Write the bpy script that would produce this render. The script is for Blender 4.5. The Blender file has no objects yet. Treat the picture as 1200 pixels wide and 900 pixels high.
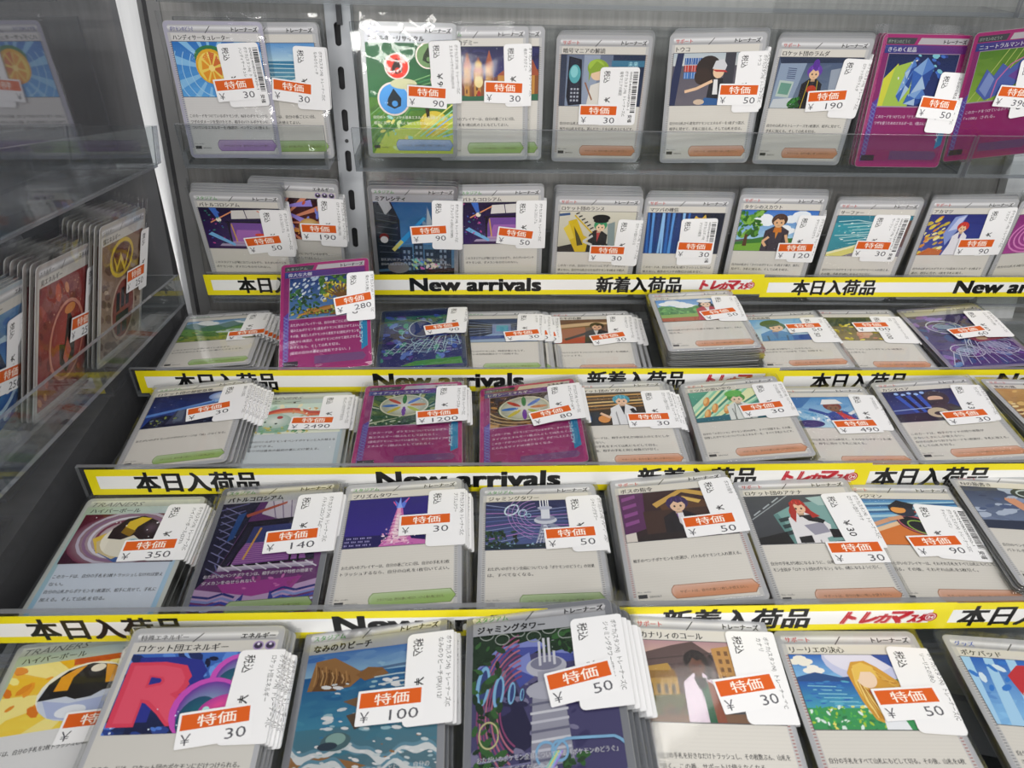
import bpy, math, random
from mathutils import Matrix, Vector

# ------------------------------------------------------------------ camera, light, exposure
SC = bpy.context.scene
COL = SC.collection
MM = 0.001
ZUP = 1450.0                                   # camera height above the shop floor, mm
PITCH, YAW, FPX = math.radians(23.0), math.radians(2.1), 850.0
FW = Vector((math.sin(YAW)*math.cos(PITCH), math.cos(YAW)*math.cos(PITCH), -math.sin(PITCH)))
RT = Vector((math.cos(YAW), -math.sin(YAW), 0))
UPV = RT.cross(FW)
cam = bpy.data.cameras.new('camera')
cam.sensor_width = 36.0
cam.lens = 36.0*FPX/1200.0
cam.clip_start = 0.01
cam.dof.use_dof = True
cam.dof.focus_distance = 0.47
cam.dof.aperture_fstop = 22.0
camo = bpy.data.objects.new('camera', cam)
COL.objects.link(camo)
camo.matrix_world = Matrix(((RT.x, UPV.x, -FW.x, 0), (RT.y, UPV.y, -FW.y, 0), (RT.z, UPV.z, -FW.z, ZUP*MM), (0, 0, 0, 1)))
SC.camera = camo
SC.view_settings.view_transform = 'Standard'
SC.view_settings.look = 'None'
SC.view_settings.exposure = -0.52
SC.view_settings.gamma = 1.0
SC.view_settings.use_curve_mapping = False
SC.cycles.transparent_max_bounces = 96
SC.cycles.max_bounces = 8
world = bpy.data.worlds.new('shop_light')
SC.world = world
world.use_nodes = True
world.node_tree.nodes['Background'].inputs[0].default_value = (0.96, 0.975, 1.0, 1)
world.node_tree.nodes['Background'].inputs[1].default_value = 0.50


def area(name, loc, target, sx, sy, watts, color=(1, 0.97, 0.93)):
    d = bpy.data.lights.new(name, 'AREA')
    d.shape = 'RECTANGLE'
    d.size, d.size_y, d.energy, d.color = sx, sy, watts, color
    o = bpy.data.objects.new(name, d)
    COL.objects.link(o)
    o.location = loc
    o.rotation_euler = (Vector(target)-Vector(loc)).to_track_quat('-Z', 'Y').to_euler()
    return o


# fluorescent tubes on the shop ceiling, over and behind the customer
area('ceiling_tube', (0.25, 0.10, 2.55), (0.1, 0.40, 1.2), 1.2, 0.10, 5.5)
area('ceiling_tube', (-0.75, -1.2, 2.60), (0.0, 0.45, 1.3), 1.2, 0.12, 13)
area('ceiling_tube', (0.95, -1.2, 2.60), (0.0, 0.45, 1.3), 1.2, 0.12, 13)
# broad frontal fill added behind the viewer, no actual fixture
area('front_fill', (0.0, -2.2, 1.25), (0.0, 0.5, 1.35), 2.4, 1.2, 15)
area('glare_strip', (-0.5, -1.1, 0.75), (-0.1, 0.5, 1.4), 1.1, 0.05, 7)  # narrow strips added only for streaky glints on the crinkled sleeves
area('glare_strip', (0.7, -0.9, 1.9), (0.1, 0.5, 1.4), 0.9, 0.05, 7)
area('glare_strip', (0.1, -1.6, 1.62), (0.0, 0.5, 1.4), 1.0, 0.04, 5)


# ------------------------------------------------------------------ helpers
def lin(h):
    out = []
    for i in (0, 2, 4):
        c = int(h[i:i+2], 16)/255.0
        out.append(c/12.92 if c <= 0.04045 else ((c+0.055)/1.055)**2.4)
    return (out[0], out[1], out[2], 1.0)


def mixc(a, b, t):
    return tuple(a[i]*(1-t)+b[i]*t for i in range(4))


def tag(o, label=None, cat=None, group=None, kind=None):
    if label:
        o['label'] = label
    if cat:
        o['category'] = cat
    if group:
        o['group'] = group
    if kind:
        o['kind'] = kind
    return o


def empty(name, mat=None):
    o = bpy.data.objects.new(name, None)
    o.empty_display_size = 0.01
    COL.objects.link(o)
    if mat is not None:
        o.matrix_world = mat
    return o


def link(name, me, parent=None, mat=None):
    o = bpy.data.objects.new(name, me)
    COL.objects.link(o)
    if parent is not None:
        o.parent = parent
    if mat is not None:
        if parent is not None:
            o.matrix_local = mat
        else:
            o.matrix_world = mat
    return o


def nodes(name):
    m = bpy.data.materials.new(name)
    m.use_nodes = True
    nt = m.node_tree
    return m, nt, nt.nodes['Principled BSDF']


def plain(name, color, rough=0.5, metal=0.0, noise=0.0, stretch=(1, 1, 1), scale=60, aniso=0.0):
    m, nt, b = nodes(name)
    b.inputs['Base Color'].default_value = color
    b.inputs['Roughness'].default_value = rough
    b.inputs['Metallic'].default_value = metal
    if noise:
        tc = nt.nodes.new('ShaderNodeTexCoord')
        mp = nt.nodes.new('ShaderNodeMapping')
        mp.inputs['Scale'].default_value = stretch
        nz = nt.nodes.new('ShaderNodeTexNoise')
        nz.inputs['Scale'].default_value = scale
        nz.inputs['Detail'].default_value = 4
        rp = nt.nodes.new('ShaderNodeValToRGB')
        rp.color_ramp.elements[0].position = 0.3
        rp.color_ramp.elements[1].position = 0.7
        rp.color_ramp.elements[0].color = tuple(c*(1-noise) for c in color[:3])+(1,)
        rp.color_ramp.elements[1].color = tuple(min(1, c*(1+noise)) for c in color[:3])+(1,)
        nt.links.new(tc.outputs['Object'], mp.inputs['Vector'])
        nt.links.new(mp.outputs['Vector'], nz.inputs['Vector'])
        nt.links.new(nz.outputs['Fac'], rp.inputs['Fac'])
        nt.links.new(rp.outputs['Color'], b.inputs['Base Color'])
    return m


def printed(name, rough=0.45, metal=0.0, film=0.0, spec=0.4):
    m, nt, b = nodes(name)
    at = nt.nodes.new('ShaderNodeAttribute')
    at.attribute_name = 'Col'
    nt.links.new(at.outputs['Color'], b.inputs['Base Color'])
    b.inputs['Roughness'].default_value = rough
    b.inputs['Metallic'].default_value = metal
    b.inputs['Specular IOR Level'].default_value = spec
    if film:
        tc = nt.nodes.new('ShaderNodeTexCoord')
        nz = nt.nodes.new('ShaderNodeTexNoise')
        nz.inputs['Scale'].default_value = 40
        mr = nt.nodes.new('ShaderNodeMapRange')
        mr.inputs['To Min'].default_value = film*0.7
        mr.inputs['To Max'].default_value = film*1.5
        nt.links.new(tc.outputs['Object'], nz.inputs['Vector'])
        nt.links.new(nz.outputs['Fac'], mr.inputs['Value'])
        nt.links.new(mr.outputs['Result'], b.inputs['Thin Film Thickness'])
        b.inputs['Thin Film IOR'].default_value = 1.6
    return m


def clear(name, tint, ior=1.45, rough=0.04, bump=0.0, bscale=80, haze=0.0):
    m = bpy.data.materials.new(name)
    m.use_nodes = True
    nt = m.node_tree
    nt.nodes.clear()
    out = nt.nodes.new('ShaderNodeOutputMaterial')
    tr = nt.nodes.new('ShaderNodeBsdfTransparent')
    tr.inputs['Color'].default_value = tint
    gl = nt.nodes.new('ShaderNodeBsdfGlossy')
    gl.inputs['Roughness'].default_value = rough
    fr = nt.nodes.new('ShaderNodeFresnel')
    # same film on both faces: undo the inside/outside swap of the Fresnel node
    gm = nt.nodes.new('ShaderNodeNewGeometry')
    ir = nt.nodes.new('ShaderNodeMapRange')
    ir.inputs['To Min'].default_value = ior
    ir.inputs['To Max'].default_value = 1.0/ior
    nt.links.new(gm.outputs['Backfacing'], ir.inputs['Value'])
    nt.links.new(ir.outputs['Result'], fr.inputs['IOR'])
    mx = nt.nodes.new('ShaderNodeMixShader')
    nt.links.new(fr.outputs['Fac'], mx.inputs['Fac'])
    base = tr
    if haze:
        df = nt.nodes.new('ShaderNodeBsdfDiffuse')
        df.inputs['Color'].default_value = (0.8, 0.82, 0.85, 1)
        m2 = nt.nodes.new('ShaderNodeMixShader')
        m2.inputs['Fac'].default_value = haze
        nt.links.new(tr.outputs[0], m2.inputs[1])
        nt.links.new(df.outputs[0], m2.inputs[2])
        base = m2
    nt.links.new(base.outputs[0], mx.inputs[1])
    nt.links.new(gl.outputs[0], mx.inputs[2])
    if bump:
        tc = nt.nodes.new('ShaderNodeTexCoord')
        nz = nt.nodes.new('ShaderNodeTexNoise')
        nz.inputs['Scale'].default_value = bscale
        nz.inputs['Detail'].default_value = 2
        bp = nt.nodes.new('ShaderNodeBump')
        bp.inputs['Strength'].default_value = bump
        bp.inputs['Distance'].default_value = 0.002
        nt.links.new(tc.outputs['Object'], nz.inputs['Vector'])
        nt.links.new(nz.outputs['Fac'], bp.inputs['Height'])
        nt.links.new(bp.outputs['Normal'], gl.inputs['Normal'])
        nt.links.new(bp.outputs['Normal'], fr.inputs['Normal'])
    nt.links.new(mx.outputs[0], out.inputs['Surface'])
    return m


M_PRINT = printed('card_print', 0.42)
M_FOIL = printed('holo_print', 0.24, 0.45, 450, 0.7)
M_PAPER = printed('label_paper', 0.55, 0, 0, 0.3)
M_BANNER = printed('banner_paper', 0.35, 0, 0, 0.45)
M_SLEEVE = clear('sleeve_film', (0.975, 0.978, 0.98, 1), 1.36, 0.07, 0.05, 45)
M_BAG = clear('crinkled_film', (0.97, 0.973, 0.976, 1), 1.45, 0.06, 0.22, 38)
M_ACRYL = clear('acrylic', (0.90, 0.915, 0.92, 1), 1.42, 0.03, 0.0, 10, 0.006)
M_EDGE = clear('acrylic_edge', (0.42, 0.44, 0.48, 1), 1.5, 0.1, 0.0, 10, 0.22)
M_BACK = plain('brushed_backboard', (0.27, 0.265, 0.255, 1), 0.40, 0.55, 0.13, (6, 6, 0.35), 60)
M_ALU = plain('bright_aluminium', (0.86, 0.87, 0.88, 1), 0.32, 0.6, 0.06, (5, 5, 0.3), 40)
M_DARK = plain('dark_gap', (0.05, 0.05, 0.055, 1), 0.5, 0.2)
M_STEEL = plain('shelf_steel', (0.33, 0.335, 0.33, 1), 0.45, 0.35, 0.1, (0.5, 6, 6), 30)
M_UPRIGHT = plain('painted_upright', (0.52, 0.54, 0.57, 1), 0.4, 0.2)
M_CARDSTOCK = plain('card_stock_edge', (0.60, 0.60, 0.60, 1), 0.6)
m_, nt_, b_ = nodes('smoked_mirror')
b_.inputs['Base Color'].default_value = (0.33, 0.335, 0.36, 1)
b_.inputs['Metallic'].default_value = 0.74
b_.inputs['Roughness'].default_value = 0.045
M_MIRROR = m_
M_FLOOR = plain('shop_floor', (0.50, 0.47, 0.44, 1), 0.5, 0, 0.15, (1, 1, 1), 4)

# ------------------------------------------------------------------ printing: flat inks, stacked in thin layers
_TXT = {}
_cu = bpy.data.curves.new('type', 'FONT')
_cu.fill_mode = 'FRONT'
_to = bpy.data.objects.new('type', _cu)
COL.objects.link(_to)


def glyphs(s, res=2, shear=0.0):
    key = (s, res, shear)
    if key not in _TXT:
        _cu.body, _cu.resolution_u, _cu.shear = s, res, shear
        bpy.context.view_layer.update()
        ev = _to.evaluated_get(bpy.context.evaluated_depsgraph_get())
        me = ev.to_mesh()
        vs = [(v.co.x, v.co.y) for v in me.vertices]
        fs = [tuple(p.vertices) for p in me.polygons]
        ev.to_mesh_clear()
        xs = [v[0] for v in vs] or [0, 1]
        _TXT[key] = (vs, fs, min(xs), max(xs))
    return _TXT[key]


def clip(poly, r):
    """Sutherland-Hodgman against rect r, poly = [((x,y),col)]"""
    for ax, lim, sg in ((0, r[0], 1), (0, r[2], -1), (1, r[1], 1), (1, r[3], -1)):
        out = []
        n = len(poly)
        for i in range(n):
            p, q = poly[i], poly[(i+1) % n]
            dp, dq = (p[0][ax]-lim)*sg, (q[0][ax]-lim)*sg
            if dp >= 0:
                out.append(p)
            if (dp >= 0) != (dq >= 0):
                t = dp/(dp-dq)
                out.append(((p[0][0]+(q[0][0]-p[0][0])*t, p[0][1]+(q[0][1]-p[0][1])*t), mixc(p[1], q[1], t)))
        poly = out
        if len(poly) < 3:
            return []
    return poly


class Print:
    """ink on paper: y up, millimetres; later inks lie on earlier ones"""
    def __init__(s, z0=0.0):
        s.v, s.f, s.c, s.items, s.z0, s.clip = [], [], [], [], z0, None

    def layer(s, x0, y0, x1, y1):
        L = 0
        for a in s.items:
            if a[4] >= L and a[0] < x1 and a[2] > x0 and a[1] < y1 and a[3] > y0:
                L = a[4]+1
        s.items.append((x0, y0, x1, y1, L))
        return s.z0+0.010*L

    def poly(s, pts, col):
        cols = col if isinstance(col, list) else [col]*len(pts)
        pc = list(zip(pts, cols))
        if s.clip:
            pc = clip(pc, s.clip)
            if len(pc) < 3:
                return
        ar = sum(pc[i][0][0]*pc[(i+1) % len(pc)][0][1]-pc[(i+1) % len(pc)][0][0]*pc[i][0][1] for i in range(len(pc)))
        if abs(ar) < 1e-4:
            return
        if ar < 0:
            pc.reverse()
        xs = [p[0][0] for p in pc]
        ys = [p[0][1] for p in pc]
        z = s.layer(min(xs), min(ys), max(xs), max(ys))
        b = len(s.v)
        for p, c in pc:
            s.v.append((p[0], p[1], z))
            s.c.append(c)
        s.f.append(tuple(range(b, b+len(pc))))

    def fan(s, cx, cy, pts, c0, c1):
        tris = []
        for i in range(len(pts)):
            t = [((cx, cy), c0), (pts[i], c1), (pts[(i+1) % len(pts)], c1)]
            if s.clip:
                t = clip(t, s.clip)
            if len(t) >= 3:
                tris.append(t)
        if not tris:
            return
        xs = [p[0][0] for t in tris for p in t]
        ys = [p[0][1] for t in tris for p in t]
        z = s.layer(min(xs), min(ys), max(xs), max(ys))
        for t in tris:
            ar = sum(t[i][0][0]*t[(i+1) % len(t)][0][1]-t[(i+1) % len(t)][0][0]*t[i][0][1] for i in range(len(t)))
            if ar < 0:
                t.reverse()
            b = len(s.v)
            for p, c in t:
                s.v.append((p[0], p[1], z))
                s.c.append(c)
            s.f.append(tuple(range(b, b+len(t))))

    def text(s, t, x, y, size, col, w=None, bold=0.0, rot=0.0, shear=0.0, res=2, right=False, sy=1.0):
        vs, fs, x0, x1 = glyphs(t, max(2, res), shear)
        if not fs:
            return
        sx = size if w is None else w/max(0.01, x1-x0)
        ca, sa = math.cos(rot), math.sin(rot)
        off = -x1*sx if right else -x0*sx
        P = []
        for vx, vy in vs:
            px, py = vx*sx+off, vy*size*sy
            P.append((x+px*ca-py*sa, y+px*sa+py*ca))
        z = s.layer(min(p[0] for p in P), min(p[1] for p in P), max(p[0] for p in P), max(p[1] for p in P))
        k = bold*size
        if bold < 0.016:
            stamps = ((0, 0),)
        elif bold < 0.032:
            stamps = ((-k*0.8, 0), (k*0.8, 0))
        else:
            stamps = ((-k, -k*0.7), (k, -k*0.7), (k, k*0.7), (-k, k*0.7))
        for si, (dx, dy) in enumerate(stamps):
            b = len(s.v)
            for p in P:
                s.v.append((p[0]+dx, p[1]+dy, z+si*0.0024))
                s.c.append(col)
            for f in fs:
                s.f.append(tuple(b+i for i in f))

    def mesh(s, name, mat, xf=None, base=None):
        """base: list of (verts, faces, colour, z) body geometry"""
        v, f, c = list(s.v), list(s.f), list(s.c)
        if base:
            for bv, bf, bc in base:
                n = len(v)
                v += bv
                c += [bc]*len(bv)
                f += [tuple(n+i for i in q) for q in bf]
        if xf:
            v = [xf(p) for p in v]
        me = bpy.data.meshes.new(name)
        me.from_pydata([(p[0]*MM, p[1]*MM, p[2]*MM) for p in v], [], f)
        at = me.color_attributes.new('Col', 'FLOAT_COLOR', 'POINT')
        flat = []
        for q in c:
            flat += q
        at.data.foreach_set('color', flat)
        me.materials.append(mat)
        return me


def rrect(x0, y0, x1, y1, r, n=5):
    pts = []
    for cx, cy, a in ((x1-r, y1-r, 0), (x0+r, y1-r, 90), (x0+r, y0+r, 180), (x1-r, y0+r, 270)):
        for i in range(n+1):
            t = math.radians(a+90*i/n)
            pts.append((cx+r*math.cos(t), cy+r*math.sin(t)))
    return pts


def slab(pts, z0, z1):
    n = len(pts)
    v = [(x, y, z0) for x, y in pts]+[(x, y, z1) for x, y in pts]
    f = [tuple(range(n-1, -1, -1)), tuple(range(n, 2*n))]
    f += [(i, (i+1) % n, n+(i+1) % n, n+i) for i in range(n)]
    return v, f


class Art:
    """picture on a Print: x right, y DOWN from the top-left of the rect, millimetres"""
    def __init__(s, P, x0, ytop, w, h, seed=1):
        s.P, s.x0, s.y0, s.w, s.h = P, x0, ytop, w, h
        s.r = random.Random(seed)

    kx = 1.0

    def X(s, x):
        return x if x > s.w-5 else x*s.kx

    def T(s, p):
        return (s.x0+s.X(p[0]), s.y0-p[1])

    def _c(s):
        s.P.clip = (s.x0, s.y0-s.h, s.x0+s.w, s.y0)

    def p(s, col, *pts):
        s._c()
        s.P.poly([s.T(q) for q in pts], lin(col))
        s.P.clip = None

    def r_(s, col, x, y, w, h):
        s.p(col, (x, y), (x+w, y), (x+w, y+h), (x, y+h))

    def g(s, c0, c1, x=0, y=0, w=None, h=None, horiz=False):
        w = s.w if w is None else w
        h = s.h if h is None else h
        a, b = lin(c0), lin(c1)
        cols = [a, b, b, a] if horiz else [a, a, b, b]
        s.P.clip = (s.x0, s.y0-s.h, s.x0+s.w, s.y0)
        s.P.poly([(s.x0+q[0], s.y0-q[1]) for q in ((x, y), (x+w, y), (x+w, y+h), (x, y+h))], cols)
        for i in range(int(w*h/50)):          # loose brushwork in the two tones
            tx, ty = s.r.random(), s.r.random()
            t = min(1, max(0, (tx if horiz else ty)+s.r.uniform(-0.22, 0.22)))
            rr = s.r.uniform(1.2, 3.4)
            an = s.r.uniform(-25, 25)
            pts = s._el0(x+tx*w, min(y+h-0.6, max(y+0.6, y+ty*h)), rr*1.7, min(rr*0.45, h*0.2), an, 8)
            s.P.poly(pts, mixc(a, b, t))
        s.P.clip = None

    def _el0(s, x, y, rx, ry, rot, n):
        ca, sa = math.cos(math.radians(rot)), math.sin(math.radians(rot))
        return [(s.x0+x+rx*math.cos(t)*ca-ry*math.sin(t)*sa, s.y0-y-rx*math.cos(t)*sa-ry*math.sin(t)*ca) for t in [2*math.pi*i/n for i in range(n)]]

    def _el(s, x, y, rx, ry, rot, n):
        ca, sa = math.cos(math.radians(rot)), math.sin(math.radians(rot))
        x, kr = x*s.kx, (1+s.kx)/2
        rx, ry = rx*kr, ry*kr
        return [(s.x0+x+rx*math.cos(t)*ca-ry*math.sin(t)*sa, s.y0-y-rx*math.cos(t)*sa-ry*math.sin(t)*ca) for t in [2*math.pi*i/n for i in range(n)]]

    def e(s, col, x, y, rx, ry=None, rot=0, n=22):
        s._c()
        s.P.poly(s._el(x, y, rx, ry or rx, rot, n), lin(col))
        s.P.clip = None

    def rad(s, c0, c1, x, y, rx, ry=None, rot=0, n=24, ox=0, oy=0):
        s._c()
        c = (s.x0+x*s.kx+ox, s.y0-y-oy)
        s.P.fan(c[0], c[1], s._el(x, y, rx, ry or rx, rot, n), lin(c0), lin(c1))
        s.P.clip = None

    def l(s, col, wd, *pts):
        s._c()
        c = lin(col)
        for i in range(len(pts)-1):
            (ax, ay), (bx, by) = pts[i], pts[i+1]
            d = math.hypot(bx-ax, by-ay) or 1
            nx, ny = -(by-ay)/d*wd/2, (bx-ax)/d*wd/2
            s.P.poly([s.T(q) for q in ((ax+nx, ay+ny), (bx+nx, by+ny), (bx-nx, by-ny), (ax-nx, ay-ny))], c)
        s.P.clip = None

    def ring(s, col, x, y, rx, ry, wd, rot=0, a0=0, a1=360, n=22):
        ca, sa = math.cos(math.radians(rot)), math.sin(math.radians(rot))
        pts = []
        for i in range(n+1):
            t = math.radians(a0+(a1-a0)*i/n)
            pts.append((x+rx*math.cos(t)*ca-ry*math.sin(t)*sa, y+rx*math.cos(t)*sa+ry*math.sin(t)*ca))
        s.l(col, wd, *pts)

    def rays(s, col, x, y, n, r0, r1, frac=0.4, a0=0, span=360):
        for i in range(n):
            a = math.radians(a0+span*i/n)
            d = math.radians(span/n*frac/2)
            s.p(col, (x+r0*math.cos(a-d), y+r0*math.sin(a-d)), (x+r1*math.cos(a-d), y+r1*math.sin(a-d)),
                (x+r1*math.cos(a+d), y+r1*math.sin(a+d)), (x+r0*math.cos(a+d), y+r0*math.sin(a+d)))

    def sp(s, cols, n, x0, y0, x1, y1, a, b=None, rot=None, asp=0.5):
        """loose brush dabs"""
        b = b or a*2
        for i in range(n):
            rr = s.r.uniform(a, b)
            s.e(s.r.choice(cols), s.r.uniform(x0, x1), s.r.uniform(y0, y1), rr, rr*asp, s.r.uniform(0, 180) if rot is None else rot+s.r.uniform(-12, 12), 7)

    def hill(s, col, y, amp, k=5, ph=0.0, base=None):
        pts = [(s.w*i/16, y-amp*(0.5+0.5*math.sin(ph+k*i/16*math.pi))-amp*0.4*s.r.random()) for i in range(17)]
        s.p(col, *(pts+[(s.w, base or s.h), (0, base or s.h)]))

    def cloud(s, col, x, y, k):
        for dx, dy, rr in ((-1, 0.15, 0.8), (0, -0.25, 1.0), (1, 0.1, 0.75), (0.4, 0.3, 0.9)):
            s.e(col, x+dx*k, y+dy*k, rr*k, rr*k*0.6, 0, 10)

    def fig(s, x, y, k, hair, skin, top, trim=None, long=0.0, lean=0.0):
        """a plain faceless bust"""
        if long:
            s.e(hair, x+lean*0.5*k, y+k*(0.5+long*0.6), k*1.35, k*(1.0+long*0.8))
        else:
            s.e(hair, x, y-0.25*k, k*1.25, k*1.15)
        s.p(top, (x-0.5*k+lean*k, y+0.8*k), (x+0.5*k+lean*k, y+0.8*k), (x+1.9*k+lean*k, y+1.7*k), (x+2.1*k+lean*2*k, y+6*k), (x-2.1*k+lean*2*k, y+6*k), (x-1.9*k+lean*k, y+1.7*k))
        if trim:
            s.p(trim, (x-0.45*k+lean*k, y+0.9*k), (x+0.45*k+lean*k, y+0.9*k), (x+lean*1.5*k, y+3.2*k))
        tc = '%02x%02x%02x' % tuple(max(0, int(int(top[i:i+2], 16)*0.7)) for i in (0, 2, 4))
        hc = '%02x%02x%02x' % tuple(min(255, int(int(hair[i:i+2], 16)*1.25+14)) for i in (0, 2, 4))
        sc = '%02x%02x%02x' % tuple(max(0, int(int(skin[i:i+2], 16)*0.82)) for i in (0, 2, 4))
        s.l(tc, 0.22*k, (x-1.2*k+lean*k, y+2.2*k), (x-1.0*k+lean*2*k, y+5.5*k))
        s.l(tc, 0.22*k, (x+1.2*k+lean*k, y+2.2*k), (x+1.1*k+lean*2*k, y+5.5*k))
        s.p(sc, (x-0.35*k+lean*0.5*k, y+0.7*k), (x+0.35*k+lean*0.5*k, y+0.7*k), (x+0.4*k+lean*k, y+1.3*k), (x-0.4*k+lean*k, y+1.3*k))
        s.e(skin, x, y+0.1*k, k*0.85, k*1.0)
        s.e('2a2226', x-0.36*k, y+0.22*k, 0.13*k, 0.17*k, 0, 8)
        s.e('2a2226', x+0.36*k, y+0.22*k, 0.13*k, 0.17*k, 0, 8)
        s.l(sc, 0.12*k, (x-0.15*k, y+0.72*k), (x+0.2*k, y+0.70*k))
        s.p(hair, (x-1.0*k, y+0.2*k), (x-1.05*k, y-0.7*k), (x-0.3*k, y-1.3*k), (x+0.6*k, y-1.2*k), (x+1.05*k, y-0.6*k), (x+1.0*k, y+0.25*k), (x+0.6*k, y-0.4*k), (x+0.1*k, y-0.25*k), (x-0.35*k, y-0.55*k))
        for q in (-0.5, 0.0, 0.5):
            s.l(hc, 0.10*k, (x+q*k, y-1.0*k), (x+q*1.3*k, y-0.5*k))

# ------------------------------------------------------------------ card layouts (63 x 88 mm)
KIND = {'S': ('サポート', 'c2281c', 'd0906a', 'サポートは、自分の番に1枚しか使えない。'),
        'T': ('スタジアム', '3f9a35', '98b868', 'スタジアムは、自分の番に1枚だけ、バトル場の横に出せる。'),
        'I': ('グッズ', '2450b4', '8aa8d4', 'グッズは、自分の番に何枚でも使える。'),
        'P': ('ポケモンのどうぐ', '33338c', 'a684bd', 'ポケモンのどうぐは、自分のポケモンにつけて使う。')}
CX = lambda tx: tx-31.5
CY = lambda ty: 44.0-ty
STOCK = slab(rrect(-31.5, -44, 31.5, 44, 3.0), -0.3, 0.0)
A_X, A_Y, A_W, A_H = 3.6, 12.4, 55.8, 34.2


def lines_of(P, lines, tx, ty, size, col, step=None, w=52.0, ruby=True):
    for i, t in enumerate(lines):
        n = len(t)
        P.text(t, CX(tx), CY(ty+i*(step or size*1.75)), size*1.08, col, w=min(w, n*size*0.98), bold=0.020, res=1)


def top_bar(P, kind, right='トレーナーズ', sub=None):
    a, b, c = lin('9a9a9c'), lin('e8e8ea'), lin('b4b4b6')
    y = [CY(2.3), CY(3.9), CY(6.6)]
    P.poly([(CX(3.2), y[0]), (CX(59.8), y[0]), (CX(60.4), y[1]), (CX(2.6), y[1])], [c, c, b, b])
    P.poly([(CX(2.6), y[1]), (CX(60.4), y[1]), (CX(59.6), y[2]), (CX(3.4), y[2])], [b, b, a, a])
    k = KIND.get(kind)
    if k:
        P.text(k[0], CX(4.2), CY(5.9), 2.9, lin(k[1]), bold=0.03, res=1, w=(14.5 if kind == 'P' else None))
    elif sub:
        P.text(sub, CX(4.2), CY(5.9), 2.8, lin('3a3a3a'), bold=0.02, res=1)
    P.poly([(CX(25.5), CY(7.2)), (CX(26.1), CY(7.2)), (CX(29.6), CY(3.0)), (CX(29.0), CY(3.0))], lin('4a4a4c'))
    P.text(right, CX(59.2), CY(5.9), 2.9, lin('1c1c1e'), bold=0.035, res=1, right=True, shear=0.1)


def pill(P, kind, y0=75.6, tcol='5a4a30'):
    k = KIND[kind]
    c0, c1 = lin(k[2]), mixc(lin(k[2]), lin('ffffff'), 0.25)
    pts = [(CX(22), CY(y0)), (CX(57.6), CY(y0)), (CX(60), CY(y0+3.6)), (CX(57.6), CY(y0+7.2)), (CX(22), CY(y0+7.2)), (CX(20.6), CY(y0+5.6)), (CX(20.2), CY(y0+3.6)), (CX(20.6), CY(y0+1.6))]
    P.poly([(p[0]*1.0+(0.35 if p[0] > 10 else -0.35), p[1]+(0.35 if i < 2 else -0.35 if 2 < i < 5 else 0)) for i, p in enumerate(pts)], mixc(lin(k[2]), lin('202020'), 0.45))
    P.poly(pts, [c1, c1, c0, c0, c0, c0, c1, c1])
    P.text(k[3], CX(24), CY(y0+4.5), 1.75, lin(tcol), w=31.0, res=1, bold=0.01)
    P.poly([(CX(4.4), CY(81.6)), (CX(8.6), CY(81.6)), (CX(8.6), CY(79.4)), (CX(4.4), CY(79.4))], lin('3a3a3c'))
    P.text('084/063', CX(9.6), CY(81.5), 1.7, lin('4a4a4c'), res=1)
    P.text('Illus. studio', CX(4.4), CY(78.4), 1.4, lin('6a6a6c'), res=1)


def trainer(kind, name, body, art, seed=1, tick='8a8a8c', panel='dcd8d0', border='b3b4b8', namew=None, right=True):
    P = Print(0.02)
    P.poly(rrect(-31.3, -43.8, 31.3, 43.8, 2.8, 4), lin(border))
    P.poly([(CX(2.0), CY(7.0)), (CX(61), CY(7.0)), (CX(61), CY(85.4)), (CX(2.0), CY(85.4))], lin('c6c5c4'))
    pc = lin(panel)
    pd = mixc(pc, lin('8a8680'), 0.05)
    P.poly([(CX(3.9), CY(7.2)), (CX(59.1), CY(7.2)), (CX(59.1), CY(84.6)), (CX(3.9), CY(84.6))], pc)
    for i in range(24):
        y = 48.0+i*1.5
        P.poly([(CX(4.2), CY(y)), (CX(58.8), CY(y)), (CX(58.8), CY(y+0.5)), (CX(4.2), CY(y+0.5))], pd)
    tc = lin(tick)
    for i in range(52):
        y = 12.6+i*1.32
        for x in (2.2, 59.6):
            P.poly([(CX(x), CY(y)), (CX(x+1.2), CY(y)), (CX(x+1.2), CY(y+0.55)), (CX(x), CY(y+0.55))], tc)
    top_bar(P, kind)
    P.text(name, CX(4.9), CY(11.2), 3.5, lin('101012'), bold=0.03, w=namew)
    P.poly([(CX(A_X-0.35), CY(A_Y-0.35)), (CX(A_X+A_W+0.35), CY(A_Y-0.35)), (CX(A_X+A_W+0.35), CY(A_Y+A_H+0.35)), (CX(A_X-0.35), CY(A_Y+A_H+0.35))], lin('5c5c60'))
    art(Art(P, CX(A_X), CY(A_Y), A_W, A_H, seed))
    lines_of(P, body, 5.0, 60.0, 2.25, lin('1e1e20'))
    pill(P, kind)
    return P, M_PRINT


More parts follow.
